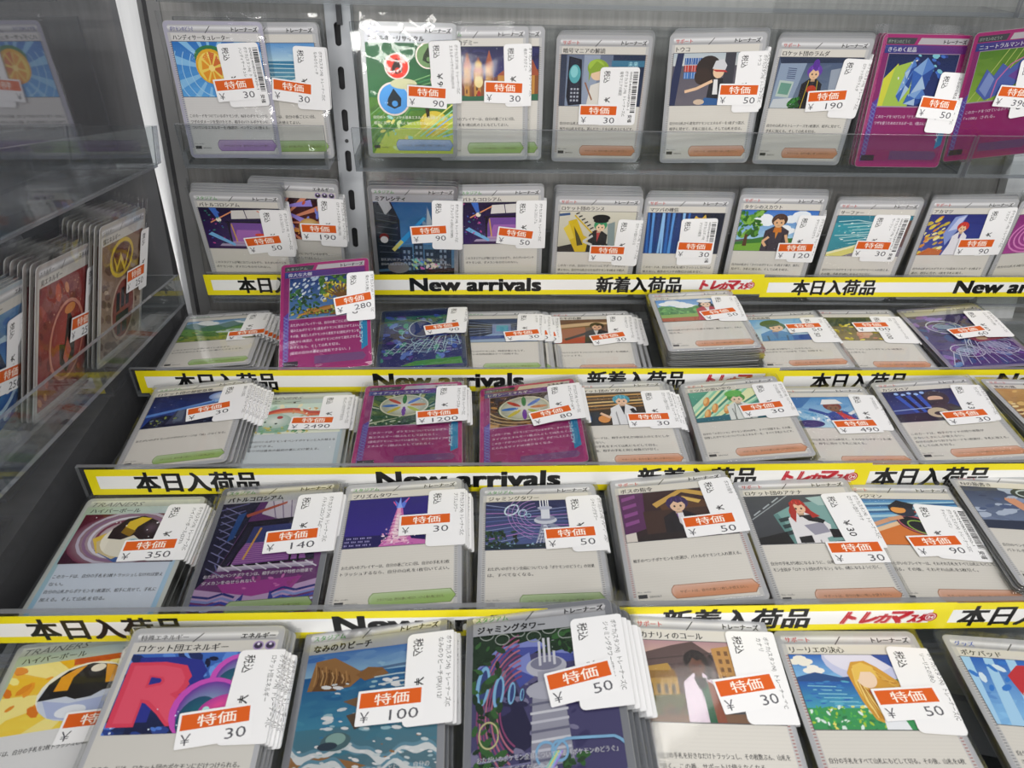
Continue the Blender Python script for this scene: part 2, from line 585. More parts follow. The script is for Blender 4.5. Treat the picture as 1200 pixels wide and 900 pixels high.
def old_item(name, body, art, seed=1, rim='8fb0c8', panel='c9d2da'):
    P = Print(0.02)
    P.poly(rrect(-31.3, -43.8, 31.3, 43.8, 2.8, 4), lin('b9bdb8'))
    P.poly([(CX(2.2), CY(6.6)), (CX(60.8), CY(6.6)), (CX(60.8), CY(85.5)), (CX(2.2), CY(85.5))], [lin('a9bba0'), lin('bccad0'), lin(rim), lin(rim)])
    P.poly([(CX(4.6), CY(46)), (CX(58.4), CY(46)), (CX(58.4), CY(84.5)), (CX(4.6), CY(84.5))], lin(panel))
    P.poly([(CX(2.6), CY(2.2)), (CX(60.4), CY(2.2)), (CX(60.4), CY(6.9)), (CX(2.6), CY(6.9))], [lin('d8dcd0')]*2+[lin('a9b0a4')]*2)
    P.text('TRAINERS', CX(4.2), CY(6.5), 4.4, lin('6a6e68'), bold=0.0, shear=0.35, w=27)
    P.text(name, CX(5), CY(11.2), 3.7, lin('101012'), bold=0.02, w=26)
    art(Art(P, CX(A_X), CY(A_Y), A_W, A_H, seed))
    lines_of(P, body, 5.4, 55.5, 2.35, lin('16181c'), 4.6)
    return P, M_PRINT


def full(kind, name, body, art, seed=1, border='a4a6ab', tcol='f0f0f0', namecol='101012', foil=True, ty=61.0, namebar=True, pl=True, seedc=None):
    P = Print(0.02)
    P.poly(rrect(-31.3, -43.8, 31.3, 43.8, 2.8, 4), lin(border))
    art(Art(P, CX(3.0), CY(7.0 if namebar else 3.2), 57.0, 78.2 if namebar else 82, seed))
    if namebar:
        P.poly([(CX(3.0), CY(6.4)), (CX(60), CY(6.4)), (CX(60), CY(12.4)), (CX(3.0), CY(12.4))], lin('b9bbc0'))
        top_bar(P, kind)
        P.text(name, CX(5.0), CY(11.2), 3.7, lin(namecol), bold=0.035)
    lines_of(P, body, 5.4, ty, 2.2, lin(tcol))
    if pl:
        pill(P, kind)
    return P, M_FOIL


def ace(name, body, art, seed=1, right='トレーナーズ', kind='P', ty=54.0):
    P = Print(0.02)
    P.poly(rrect(-31.3, -43.8, 31.3, 43.8, 2.8, 4), lin('b23079'))
    P.poly([(CX(2.4), CY(7)), (CX(60.6), CY(7)), (CX(60.6), CY(85.6)), (CX(2.4), CY(85.6))], [lin('8c2a72'), lin('99226a'), lin('a02a74'), lin('a02a74')])
    P.poly([(CX(3), CY(2.4)), (CX(24), CY(2.4)), (CX(22.5), CY(6.4)), (CX(3), CY(6.4))], lin('4a4a52'))
    P.poly([(CX(26.5), CY(2.4)), (CX(60), CY(2.4)), (CX(59.6), CY(6.4)), (CX(24.8), CY(6.4))], lin('c9c4c8'))
    P.text(KIND[kind][0] if kind else '特殊エネルギー', CX(4), CY(5.6), 2.5, lin('b8c8b8'), res=1, w=15)
    P.text(right, CX(58.6), CY(5.7), 2.8, lin('141416'), bold=0.035, res=1, right=True)
    P.poly([(CX(3), CY(6.9)), (CX(60), CY(6.9)), (CX(60), CY(12)), (CX(3), CY(12))], [lin('3a4a9a'), lin('7a2a80'), lin('6a2a80'), lin('33418c')])
    P.text(name, CX(5.4), CY(10.9), 3.4, lin('e8e8f0'), bold=0.025)
    # lattice strip at the left, blue tab at the right
    P.poly([(CX(2.6), CY(44)), (CX(6.4), CY(40)), (CX(6.4), CY(84)), (CX(2.6), CY(84))], [lin('6a3fa0'), lin('5a4ab0'), lin('9a3a90'), lin('8a3a90')])
    for i in range(14):
        y = 44+i*2.8
        P.poly([(CX(2.8), CY(y)), (CX(6.2), CY(y+2.5)), (CX(6.2), CY(y+3.0)), (CX(2.8), CY(y+0.5))], lin('8f9ad8'))
        P.poly([(CX(2.8), CY(y+2.8)), (CX(6.2), CY(y+0.2)), (CX(6.2), CY(y+0.7)), (CX(2.8), CY(y+3.3))], lin('7a86d0'))
    P.poly([(CX(56.0), CY(44)), (CX(60.4), CY(46)), (CX(60.4), CY(72)), (CX(56.0), CY(75))], lin('1f86b8'))
    P.text('ACE SPEC', CX(57.0), CY(70), 2.8, lin('bfe6f4'), bold=0.03, rot=math.pi/2, w=22)
    P.poly([(CX(6.2), CY(A_Y-0.4)), (CX(56.6), CY(A_Y-0.4)), (CX(56.6), CY(A_Y+A_H+0.2)), (CX(6.2), CY(A_Y+A_H+0.2))], lin('b9a0b8'))
    art(Art(P, CX(6.6), CY(A_Y), 49.6, 33.6, seed))
    lines_of(P, body, 7.6, ty, 2.3, lin('f2d8ea'), 4.4, 47)
    P.poly([(CX(24), CY(76.5)), (CX(57), CY(76.5)), (CX(59), CY(79.6)), (CX(57), CY(82.6)), (CX(24), CY(82.6))], lin('7a4a80'))
    P.poly([(CX(3.4), CY(79.5)), (CX(13), CY(79.5)), (CX(13), CY(83.5)), (CX(3.4), CY(83.5))], lin('3a2a3c'))
    return P, M_FOIL


def energy(name, art, seed=1, sub='特殊エネルギー', body=(), orbs=None, border='b3b4b8', fullpic=False, namecol='101012'):
    P = Print(0.02)
    P.poly(rrect(-31.3, -43.8, 31.3, 43.8, 2.8, 4), lin(border))
    P.poly([(CX(2.0), CY(7.0)), (CX(61), CY(7.0)), (CX(61), CY(85.4)), (CX(2.0), CY(85.4))], lin('d2cfc8'))
    top_bar(P, None, 'エネルギー', sub)
    P.text(name, CX(4.9), CY(11.3), 3.7, lin(namecol), bold=0.03)
    for i, c in enumerate(orbs or ()):
        x = 58.0-4.9*i
        P.poly([(CX(x)+2.2*math.cos(t*0.45), CY(9.6)+2.2*math.sin(t*0.45)) for t in range(14)], lin('a58fc0'))
        P.poly([(CX(x)+1.7*math.cos(t*0.45), CY(9.6)+1.5*math.sin(t*0.45)) for t in range(14)], lin(c))
        P.poly([(CX(x)+0.6*math.cos(t*0.45), CY(8.9)+0.6*math.sin(t*0.45)) for t in range(14)], lin('e0d8ec'))
    art(Art(P, CX(A_X), CY(A_Y), A_W, 70 if fullpic else A_H, seed))
    lines_of(P, body, 5.2, 60.0, 2.25, lin('1e1e20'))
    return P, M_PRINT


# ------------------------------------------------------------------ price label and bargain sticker
def price_label(n, item, W0=27.0):
    """label coords: u right, v down from its top-left corner; every line of print is turned to read downwards"""
    P = Print(0.02)
    W_, H_ = W0, 40.0
    k = lin('f2f2f3')
    for x0, x1 in ((0, W_),):
        P.poly(rrect(0, -H_, W_, 0, 2.2, 3), k)
    R = -math.pi/2
    ink = lin('1b1b1d')
    P.text('税込', 3.0, -2.4, 4.6, ink, rot=R, bold=0.02, w=8.0)
    P.text('￥%d' % n, 4.0, -20.0, 5.2, ink, rot=R, bold=0.02, w=3.2*(1+len(str(n)))+1.5)
    P.text(item, 13.6, -3.0, 2.5, ink, rot=R, res=1, bold=0.012, w=min(27, 2.0*len(item)))
    P.text('ポケカ(スタンN)  トレーナーズ(C', 17.0, -2.6, 2.5, ink, rot=R, res=1, bold=0.012, w=31)
    if W0 < 26.2:
        return P
    P.text('0002408028920-1', 20.2, -3.2, 2.0, ink, rot=R, res=1, w=26)
    P.text('安福', 21.6, -32.6, 3.0, ink, rot=R, res=1, bold=0.03, w=5.4)
    rnd = random.Random(n*7+len(item))
    y = 3.2
    while y < 31:
        h = rnd.choice((0.3, 0.3, 0.6, 0.9))
        P.poly([(22.4, -y), (25.6, -y), (25.6, -y-h), (22.4, -y-h)], ink)
        y += h+rnd.choice((0.3, 0.3, 0.6))
    return P


def sticker(n):
    P = Print(0.02)
    P.poly(rrect(-1.0, -13.4, 26.2, 1.0, 0.5, 2), lin('f4f4f5'))
    P.poly([(0, 0), (25, 0), (25, -6.3), (0, -6.3)], lin('dc601c'))
    P.text('特価', 6.0, -5.2, 5.2, lin('fff4e8'), bold=0.02, w=14.0)
    P.text('￥', 0.6, -12.2, 6.0, lin('4a4a52'))
    P.text(str(n), 24.2, -12.2, 6.1, lin('55555c'), right=True, w=min(20.0, 4.05*len(str(n))-0.5))
    return P


def fold(px, a):
    """wrap a label over the sleeve's right edge"""
    def f(q):
        x, y, z = q
        if x > px:
            d = x-px
            return (px+d*math.cos(a), y, z-d*math.sin(a))
        return q
    return f


_SL = {}


def sleeve_mesh(kind, seed, slip=0.0):
    key = (kind, seed if kind else 0)
    if key in _SL:
        return _SL[key]
    rnd = random.Random(seed*13+5)
    x0, x1, y0, y1 = -33.2, 33.2, -45.4, 47.2
    if kind == 'bag':
        x0, x1, y0, y1 = -34.5, 34.5, -46, 49.5
    nx, ny = (26, 34) if kind == 'bag' else (12, 16)
    waves = [(rnd.uniform(0, 6.28), rnd.uniform(0.10, 0.42), rnd.uniform(0, 6.28), rnd.uniform(0.3, 1.0)) for _ in range(7)]
    v, f = [], []
    for j in range(ny+1):
        for i in range(nx+1):
            x, y = x0+(x1-x0)*i/nx, y0+(y1-y0)*j/ny
            z = 0.42
            ed = min(x-x0, x1-x, y-y0, 4.0)/4.0
            if kind == 'bag':
                w = 0
                for a, fr, ph, am in waves:
                    w += am*max(0, math.sin((x*math.cos(a)+y*math.sin(a))*fr+ph))**3
                z += 0.22*w*ed
                z += 0.002*max(0, y-38)**2
            else:
                z += 0.10*math.sin(x*0.13+1.1)*math.sin(y*0.09+0.4)*ed+0.002*max(0, y-38)**2
            z = z*ed+(-0.15)*(1-ed)
            v.append((x*MM, y*MM, z*MM))
    for j in range(ny):
        for i in range(nx):
            a = j*(nx+1)+i
            f.append((a, a+1, a+nx+2, a+nx+1))
    n = len(v)
    for x, y in ((x0, y0), (x1, y0), (x1, y1), (x0, y1)):
        v.append((x*MM, y*MM, -0.45*MM))
    f.append((n+3, n+2, n+1, n))
    bl, br, tl, tr = 0, nx, ny*(nx+1), ny*(nx+1)+nx
    f.append(tuple([n]+[n+1]+[i for i in range(nx, -1, -1)]))
    f.append(tuple([n+1, n+2]+[nx+(nx+1)*j for j in range(ny, -1, -1)]))
    f.append(tuple([n+3, n]+[(nx+1)*j for j in range(0, ny+1)]))
    me = bpy.data.meshes.new('sleeve')
    me.from_pydata(v, [], f)
    me.materials.append(M_BAG if kind == 'bag' else M_SLEEVE)
    for p in me.polygons:
        p.use_smooth = len(p.vertices) == 4
    _SL[key] = me
    return me


# ------------------------------------------------------------------ pictures on the cards
def a_slice(a):
    a.kx = 0.68
    a.g('2a78c8', '5aa8e8')
    a.rays('8cc6f0', 34, 17, 14, 12, 70, 0.35, 10)
    for i in range(5):
        a.ring('a9d6f4', 34, 17, 22+7*i, 17+5*i, 0.7, 0, 100+i*9, 215-i*5)
    a.e('2f7d4c', 33.5, 9.5, 12.5, 9)
    a.e('e8b01c', 33, 15, 12, 13)
    a.e('f6d860', 33, 15.5, 10.4, 11.4)
    for i in range(8):
        t = i*0.785+0.2
        a.p('d8702a' if i in (0, 7, 6) else 'ec9a20', (33+1.2*math.cos(t), 16+1.2*math.sin(t)), (33+9.6*math.cos(t-0.3), 16+10.4*math.sin(t-0.3)), (33+9.6*math.cos(t+0.3), 16+10.4*math.sin(t+0.3)))
    a.e('ffe488', 33, 16, 2.4)


def a_wave(a):
    a.g('4f93d2', 'bfe0ee', 0, 0, None, 12)
    a.g('2f7fa8', '8fc4c8', 0, 11)
    for i in range(7):
        a.l('cfe8ec', 0.5, (0, 13+i*2.5), (20, 12.5+i*2.7), (56, 13.5+i*2.4))
    a.p('e6f4f4', (0, 30), (12, 24), (26, 27), (40, 22), (56, 26), (56, 35), (0, 35))
    a.sp(['ffffff', 'b8dce0'], 30, 0, 22, 56, 34, 1.0)


def a_recycle(a):
    a.g('123a22', '6aa03a')
    a.g('1a4a2c', '2c6a3c', 0, 0, None, 40)
    for i in range(10):
        a.l('3a8a50' if i % 2 else '7fb070', 0.6, (57, 20+i*3), (28, 30+i*2), (0, 52+i*4))
    for x, y, k, c, d in ((20, 20, 7.5, 'd8301c', '2c0c0a'), (17, 41, 10, '4f9ade', '14202c'), (41, 13, 7.5, '6a8a5a', '24331c'), (50, 28, 7, 'c8b8c0', '7a2020')):
        a.e('e8d8d0', x, y, k*1.12)
        a.rad(c, c, x, y, k)
        a.p(d, (x, y-k*0.7), (x+k*0.5, y-k*0.05), (x+k*0.45, y+k*0.45), (x, y+k*0.65), (x-k*0.5, y+k*0.4), (x-k*0.4, y-k*0.05))
        a.e(c, x+k*0.05, y+k*0.3, k*0.2)
    a.e('c9c9a0', 24, 31, 9, 3.4, 0)
    a.p('c8dc5a', (0, 80), (10, 64), (30, 56), (57, 50), (57, 80))
    a.e('ead34a', 44, 57, 10, 8.5)
    a.e('f4e480', 42, 55, 5, 4)
    a.p('3a3018', (38, 47), (41, 46), (41, 53), (39, 53))
    a.sp(['d8f0a0', '9ae0d0', 'f0e87a', '8fc85a'], 26, 0, 52, 57, 76, 1.0, 2.6)
    for i in range(6):
        a.l(['f4f48a', 'a8f0c0', '9ad0f8'][i % 3], 0.9, (30+i*4, 66), (57, 44+i*4))


def a_castle(a):
    a.kx = 0.82
    a.g('15164a', '3a3a88')
    a.sp(['e0e0f0'], 14, 0, 0, 56, 14, 0.2, 0.35, asp=1)
    a.p('7a3f2a', (0, 34), (0, 20), (16, 17), (22, 22), (40, 20), (56, 14), (56, 34))
    for x, w, h in ((6, 5, 16), (19, 6, 9), (27, 8, 12), (37, 6, 8), (47, 9, 14)):
        a.r_('c98f3c', x, h+4, w, 30)
        a.p('a8502c', (x-0.5, h+4), (x+w/2, h-6), (x+w+0.5, h+4))
        a.r_('8a5020', x+w*0.7, h+4, w*0.3, 30)
        for j in range(3):
            a.r_('5c3418', x+w*0.2, h+8+j*5, w*0.2, 2.6)
    a.e('f0dc9a', 31, 22, 3.2, 4.2)
    a.e('d6b060', 31, 11, 2.6)
    a.p('b02c20', (29.5, 34), (29.5, 29), (31, 27.4), (32.5, 29), (32.5, 34))
    a.p('2c6a4a', (0, 34.2), (0, 29.5), (24, 31.5), (56, 30), (56, 34.2))


def a_phone(a):
    a.kx = 0.77
    a.g('6a7690', '8a98b0')
    a.r_('3a4258', 0, 0, 5, 35)
    a.p('9aa6bc', (20, 0), (34, 0), (30, 35), (20, 35))
    a.p('1d1f2c', (7, 1), (18, 3), (20, 33), (8, 34), (6, 28))
    a.p('2b2e40', (8, 2), (16, 3.6), (17.6, 32), (9, 32.5))
    a.e('5cb0b8', 12.6, 12.5, 4.4, 7)
    a.e('8fd4d8', 12, 11, 2.8, 4.4)
    for i in range(4):
        for j in range(3):
            a.r_('b8bcc8', 9.6+j*2.8, 22+i*2.6, 1.7, 1.3)
    a.e('8fae3c', 33, 9, 8.5, 7, 20)
    a.e('a9c84c', 31, 7, 6, 4.4, 10)
    a.e('f0cfae', 32.5, 13, 5, 4.2)
    a.p('8fae3c', (25, 10), (31, 4), (40, 8), (41, 15), (36, 10), (27, 12), (25, 18))
    a.p('e6e2da', (27, 20), (38, 17), (48, 20), (48, 35), (24, 35))
    a.l('9a6a4a', 1.2, (22, 18), (26, 25), (29, 30))
    a.r_('23314e', 45, 0, 12, 35)
    a.p('3f7a9a', (44, 3.5), (56, 3.5), (56, 7.5), (44, 7.5))
    a.P.text('未来', a.x0+45, a.y0-7, 3.4, lin('a9dce8'), bold=0.03, res=1)


def a_dock(a):
    a.kx = 0.86
    a.g('b8c4cc', 'd0d4d4', 0, 0, None, 8)
    a.g('5f5a66', '6f6a74', 0, 8)
    for i, c in enumerate(('2f62a8', 'c0392b', '3f7ac0')):
        for j in range(3):
            a.r_(c, 9+j*5.2, 3+i*4.6, 4.8, 4.2)
            a.l('dfe6ee', 0.25, (10+j*5.2, 3+i*4.6), (10+j*5.2, 7+i*4.6))
            a.l('dfe6ee', 0.25, (12+j*5.2, 3+i*4.6), (12+j*5.2, 7+i*4.6))
    a.p('1f2a52', (3, 0), (8, 0), (4, 35), (0, 35), (0, 18))
    a.e('2e2320', 28, 10, 9, 9)
    a.e('3a2a24', 24, 15, 6, 6)
    a.r_('3c3c46', 40, 0, 8, 35)
    a.p('22222a', (30, 17), (40, 16), (43, 35), (28, 35))
    a.p('ececec', (33, 17), (36, 17), (37, 27), (33, 27))
    a.l('f0c8a4', 2.0, (32, 18), (20, 23), (11, 25))
    a.e('f2cda8', 36, 12, 4.0, 4.6)
    a.p('d8d8dc', (31, 10), (33, 5), (39, 4), (42, 8), (41, 11))
    a.p('c23a3a', (31, 10.6), (41, 11), (43, 12.4), (34, 12))
    a.p('2f5f9a', (27, 29), (40, 30), (40, 35), (24, 35))
    a.e('d8c0a8', 23, 32, 4, 2)


def a_room_purple(a):
    a.kx = 0.82
    a.g('4a5a7a', '6f7f94')
    a.p('8fa0b8', (2, 0), (24, 0), (16, 35), (0, 35))
    a.p('28344e', (0, 0), (56, 0), (56, 3), (2, 4))
    for i in range(6):
        a.l('30406a', 0.5, (9, 7+i*1.3), (16, 7.4+i*1.3))
    a.p('b8c8c0', (4, 15), (16, 16), (14, 27), (3, 26))
    a.p('6a9a8a', (5.4, 16.6), (14.6, 17.4), (13, 25), (4.4, 24.2))
    a.p('c9cfd4', (2, 28), (18, 27), (18, 35), (0, 35))
    a.p('9aa4b4', (44, 8), (56, 4), (56, 28), (46, 24))
    a.fig(31, 10, 4.4, '6a3fa8', 'e8bf98', '1c1a22', '2f2a30')
    a.e('5a2f98', 31, 4.6, 2.4, 4)
    a.l('c8b03a', 0.5, (28, 15), (26, 35))
    a.l('c8b03a', 0.5, (35, 15), (38, 35))
    a.e('b83a20', 31.5, 21, 3.5, 3)
    a.sp(['2c6a30', '1f5224', '3f8a3c'], 26, 15, 27, 24, 34, 1.2)


def a_crystal(a):
    a.kx = 0.82
    a.g('1d2a5a', '2a3a80')
    a.p('e8e84a', (0, 34), (0, 16), (10, 6), (20, 34))
    a.p('b8d85a', (4, 34), (8, 8), (24, 4), (26, 34))
    a.sp(['8fd8e8', '4a7ad8', '2a3f90'], 20, 24, 0, 50, 16, 1.2, 3, 30)
    for p_ in (((14, 27), (18, 12), (26, 7), (24, 22), (18, 31)), ((24, 10), (34, 2), (42, 8), (38, 22), (26, 26)), ((17, 12), (23, 3), (26, 7), (20, 16)), ((24, 26), (36, 22), (42, 29), (32, 33), (22, 32))):
        a.p('3f6fc0', *p_)
        c = (sum(q[0] for q in p_)/len(p_), sum(q[1] for q in p_)/len(p_))
        for i in range(len(p_)):
            a.p(['8fb8ec', '5a8ad8', '2f55a8', 'bcd8f6', '3f70c8'][i % 5], p_[i], p_[(i+1) % len(p_)], c)
    a.sp(['ffffff', 'd8ecff'], 9, 12, 4, 40, 30, 0.5, 1.1)


def a_cape(a):
    a.g('5a8a2a', '9ac04a')
    for i in range(9):
        a.l('cfe07a', 0.5, (0+i*7, 34), (20+i*5, 0))
    a.p('5a6fc0', (4, 26), (8, 12), (14, 17), (18, 9), (24, 13), (34, 5), (49, 1), (49, 16), (34, 21), (24, 29), (12, 33))
    a.p('7a4fa8', (24, 18), (36, 9), (49, 6), (49, 18), (36, 24))
    a.p('8fa4e0', (6, 25), (10, 14), (15, 19), (12, 31))
    a.l('e07ab8', 0.8, (16, 32), (17, 20), (24, 10), (40, 2))
    a.e('2f2a60', 41, 14, 5)
    a.e('c06a3a', 41, 14, 2.2)


def a_colos(a):
    a.g('1a1036', '3a2060')
    a.p('7a4fa0', (20, 12), (42, 12), (46, 28), (16, 28))
    a.p('a86ab8', (23, 18), (39, 18), (42, 28), (20, 28))
    a.g('c9a8c8', '8a5a98', 16, 28, 30, 3)
    a.p('b0a0c0', (10, 30), (48, 30), (54, 34.2), (6, 34.2))
    a.p('3a1a50', (8, 32), (50, 32), (52, 34.2), (6, 34.2))
    for x in (18, 43):
        a.l('181020', 1.5, (x, 12), (x+(x-30)*0.05, 31))
    a.l('181020', 1.2, (16, 11.5), (46, 11.5))
    a.p('e0dcd8', (22, 2), (42, 1), (44, 8), (21, 9))
    a.l('3a2a50', 0.6, (31, 1.4), (32, 9))
    a.p('3f6fc8', (7, 0), (12, 0), (13, 9), (11, 9))
    a.p('7ab8e8', (2, 22), (5, 20), (20, 30), (19, 32))
    a.l('e89a6a', 0.9, (6, 12), (22, 3))
    a.l('e8845a', 0.8, (40, 2), (56, 12))
    a.e('f4e8d8', 12, 9.6, 1.8)
    a.l('d8a84a', 0.9, (20, 13), (21.5, 28))
    a.sp(['3f8a7a', 'c84a9a', '4a6ac8'], 24, 0, 0, 14, 30, 0.4, 1.2)
    a.e('e0482a', 39, 22, 4, 1.2)
    a.sp(['28184a', '0f0a28'], 16, 44, 2, 56, 28, 1, 3)


def a_flash(a):
    a.g('2a0f1a', '6a2a2a')
    a.rays('d88a6a', 14, 20, 16, 3, 40, 0.3)
    a.rays('9a8ae0', 14, 8, 9, 2, 26, 0.3, 30)
    a.p('f0b8a0', (8, 20), (16, 8), (22, 10), (14, 22))
    a.sp(['c8553a', 'e8a040', '4a1a20', '7a8ae0'], 40, 0, 0, 56, 34, 1, 3)
    a.e('e8d8b8', 18, 24, 5)
    a.rad('f0e0b0', 'c89a50', 36, 24, 8)


def a_city(a):
    a.g('1f5a9a', '5a98c8', 0, 0, None, 46)
    a.g('5a88a8', '3a4650', 0, 40)
    a.p('28303a', (0, 6), (12, 4), (18, 20), (18, 60), (0, 62))
    a.p('b8bcc0', (3, 4), (10, 2), (13, 10), (8, 16))
    for i in range(8):
        a.l('5a6470', 0.6, (2, 14+i*5.4), (16, 17+i*5))
    a.p('9ab0c8', (37, 22), (38, 8), (39, 22), (43, 18), (42, 28), (35, 28), (34, 19))
    a.p('c8d4e0', (38.5, 10), (41, 20), (40, 28), (37, 28))
    for x, y, w, h in ((18, 42, 8, 30), (27, 38, 7, 30), (35, 44, 10, 30), (45, 36, 10, 40)):
        a.r_('2f3a48', x, y, w, h)
        for j in range(5):
            for k in range(2):
                a.r_('8fa0b0', x+1.2+k*3.2, y+3+j*5, 1.8, 2.6)
    a.p('3fb0f0', (14, 40), (35, 17), (37, 18), (16, 44))
    a.p('f0e87a', (11, 44), (18, 36), (20, 38), (13, 46))
    a.e('7a2a2a', 6, 34, 3.4)
    a.e('e8e8e8', 6, 36, 2.8)
    a.sp(['d8e87a', '8ae0c0', 'f07ac0', '5aa0f0'], 30, 26, 52, 46, 66, 0.8, 2.4, 40)
    a.sp(['f8f0e0', 'e0d8c0'], 30, 36, 56, 56, 76, 1.0, 2.6)
    a.p('20242c', (0, 64), (57, 60), (57, 79), (0, 79))
    a.e('8a8278', 15, 60, 8, 5)


def a_crane(a):
    a.kx = 0.85
    a.g('d8d4c4', 'c9c4b0')
    a.p('2a2626', (0, 30), (14, 27), (30, 26), (56, 28), (56, 35), (0, 35))
    a.p('d8b81c', (8, 8), (15, 6), (22, 20), (40, 28), (34, 33), (16, 35), (10, 24))
    a.p('4a4420', (13, 12), (18, 20), (22, 28), (17, 29))
    a.p('e6cc4a', (4, 14), (9, 10), (14, 22), (10, 24))
    for i in range(8):
        a.l('1c1a18', 1.1, (14+i*2.6, 2+i*2.5), (17+i*2.6, 1+i*2.4))
    a.l('d8b81c', 1.2, (13, 3), (36, 24))
    a.l('3a5a8a', 2.0, (0, 3), (9, 2))
    a.fig(36, 12, 4.2, '3f9a6a', 'f0d0b0', '1c1c20', 'b84040', lean=-0.3)
    a.e('16161a', 36, 5, 7, 3)
    a.e('16161a', 36, 7.4, 6, 2)
    a.l('d0d0cc', 2.0, (30, 20), (22, 25), (30, 28))
    a.p('8a9a9a', (42, 10), (48, 8), (50, 30), (44, 30))
    for i in range(4):
        a.l('d8b81c', 1.0, (34+i*4, 34), (38+i*4, 28))


def a_bamboo(a):
    a.g('0f2a5a', '1f4a90')
    for i in range(16):
        x = (i*3.7) % 30
        a.p(['2f6ab8', '5a9ae0', '1a3a7a', '8fc0f0'][i % 4], (x, 0), (x+1.6, 0), (x+3.0-i % 3, 35), (x+1.4-i % 3, 35))
    a.r_('121a30', 40, 0, 16, 35)
    a.fig(38, 10, 4.4, 'e0b84a', 'e8c8a0', '241f4a', '6a4a9a', lean=-0.2)
    a.p('e0b84a', (33, 8), (35, 2), (39, 5), (42, 1), (44, 7))


def a_park(a):
    a.g('2f6fc8', 'a8d4f0', 0, 0, None, 24)
    a.cloud('f4f8fc', 18, 8, 6)
    a.cloud('eef4fa', 44, 6, 7)
    a.cloud('f4f8fc', 34, 16, 5)
    a.p('3a7a2c', (0, 27), (20, 22), (40, 23), (56, 21), (56, 35), (0, 35))
    a.p('7ab03a', (0, 29), (30, 26), (56, 28), (56, 35), (0, 35))
    a.sp(['3a7a24', '5a9a34', '2c6420', '86b84a'], 80, 0, 1, 16, 22, 1.6, 3.2)
    a.p('5a3a20', (6, 20), (8, 20), (8.6, 30), (5.4, 30))
    a.sp(['3a7a3a'], 20, 44, 14, 56, 26, 1.5, 3)
    a.fig(29, 9, 4.6, '4a2f20', 'e8b88c', '3c3440', 'd88a30')
    a.p('d07a28', (26.6, 14), (31.6, 14), (32.4, 18), (26, 18))
    a.l('e8b88c', 2.0, (24, 22), (20, 26), (23, 30))
    a.l('e8b88c', 2.0, (36, 20), (39, 28))


def a_shore(a):
    a.g('3fa0b0', '2f8a9a')
    a.p('2a7f96', (0, 0), (56, 0), (56, 9), (0, 6))
    for i in range(9):
        a.l('bfe4e4', 0.6, (2+i*4 % 20, 5+i*2.3), (16+i*5 % 26, 3.6+i*2.2), (30+i*4 % 20, 6+i*1.9))
    a.sp(['e4f4f0', '6fc0c4'], 30, 2, 4, 40, 20, 0.5, 1.4, -12, 0.4)
    a.p('e0d87a', (0, 35), (0, 31), (18, 25), (34, 18), (44, 12), (46, 20), (26, 30), (10, 35))
    a.p('f0ecc0', (0, 31), (18, 25), (34, 18), (36, 19), (18, 27), (0, 33))
    a.p('8a828c', (10, 35), (26, 29), (46, 18), (56, 14), (56, 35))
    a.p('6a4a40', (38, 14), (46, 6), (56, 3), (56, 26), (44, 26))
    a.e('33282a', 46, 8, 4.4, 6)


def a_bluebird(a):
    a.kx = 0.7
    a.g('2a2f7a', '3a4aa0')
    a.sp(['e0c84a', 'c8b040', 'f0e8a0', 'd8902a'], 50, 0, 2, 22, 34, 1.5, 3.6, -40)
    a.p('8fa0d8', (20, 16), (26, 2), (38, 0), (34, 12), (26, 26))
    a.p('c8d0f0', (24, 14), (30, 3), (37, 1), (32, 12))
    a.p('c86a2a', (0, 34), (10, 28), (26, 30), (24, 35), (0, 35))
    a.fig(38, 11, 4.0, 'c8382c', 'f0c8a0', 'eceaf0', '5a4a90')
    a.p('eceaf0', (26, 35), (32, 20), (44, 20), (48, 35))


def a_swirl(a):
    a.g('8a2f7a', 'b04a98')
    for i in range(5):
        a.ring('e08ac8', 20, 18, 20-i*3.6, 15-i*2.6, 1.2, -20)
    a.e('d86ab0', 20, 18, 4)


def a_valley(a):
    a.g('5a90c0', 'cfe0e8', 0, 0, None, 12)
    a.cloud('eef2f2', 14, 5, 6)
    a.cloud('e4ecee', 36, 7, 5)
    a.hill('6a8a8a', 11, 6, 4, 0.5)
    a.hill('4a7a5a', 16, 6, 5, 2.0)
    a.hill('6a9a4a', 20, 5, 3, 1.0)
    a.p('b8ccd0', (20, 22), (36, 17), (52, 19), (40, 23))
    a.hill('4a7a34', 25, 3, 4, 3.0)
    a.hill('8a9a3c', 29, 3, 3, 0.2)
    a.sp(['34642c', '5a8a3a', '2c5a34', 'a8a84a'], 90, 0, 18, 56, 34, 0.6, 1.8, 0)


def a_tree(a):
    a.g('1f3a7a', '5a8ac0')
    a.sp(['e8f0f8', 'bcd0e8', '2f4f90'], 60, 0, 0, 26, 20, 0.8, 2.4, -40)
    a.sp(['2c5a34', '3f7a3a', '1f4028'], 40, 0, 10, 20, 26, 1, 2.6)
    a.sp(['3f6a2a', '5a8a34', '2c4f20'], 60, 22, 0, 50, 18, 1.5, 3.4)
    a.sp(['c8b030', 'e0c83c', 'a89028', 'f0dc5a'], 130, 24, 6, 50, 22, 0.6, 1.7)
    for i in range(11):
        a.l('7a5020', 1.0, (39, 26), (34+i*0.6, 18), (25+i*2.4, 8+abs(5-i)))
    a.p('8a5a28', (34, 25), (36, 19), (43, 18), (46, 26), (50, 33), (28, 33))
    for i in range(12):
        a.l(['9a6a30', '6a4420', 'b8843c'][i % 3], 1.3, (36, 25), (24-i*1.6, 26+i*0.5), (8+i*2.2, 31-(i % 3)*2))
    a.sp(['c8c060', '5a7a2c', '8a9a3c', '34501c'], 70, 0, 26, 50, 34, 0.6, 1.6)


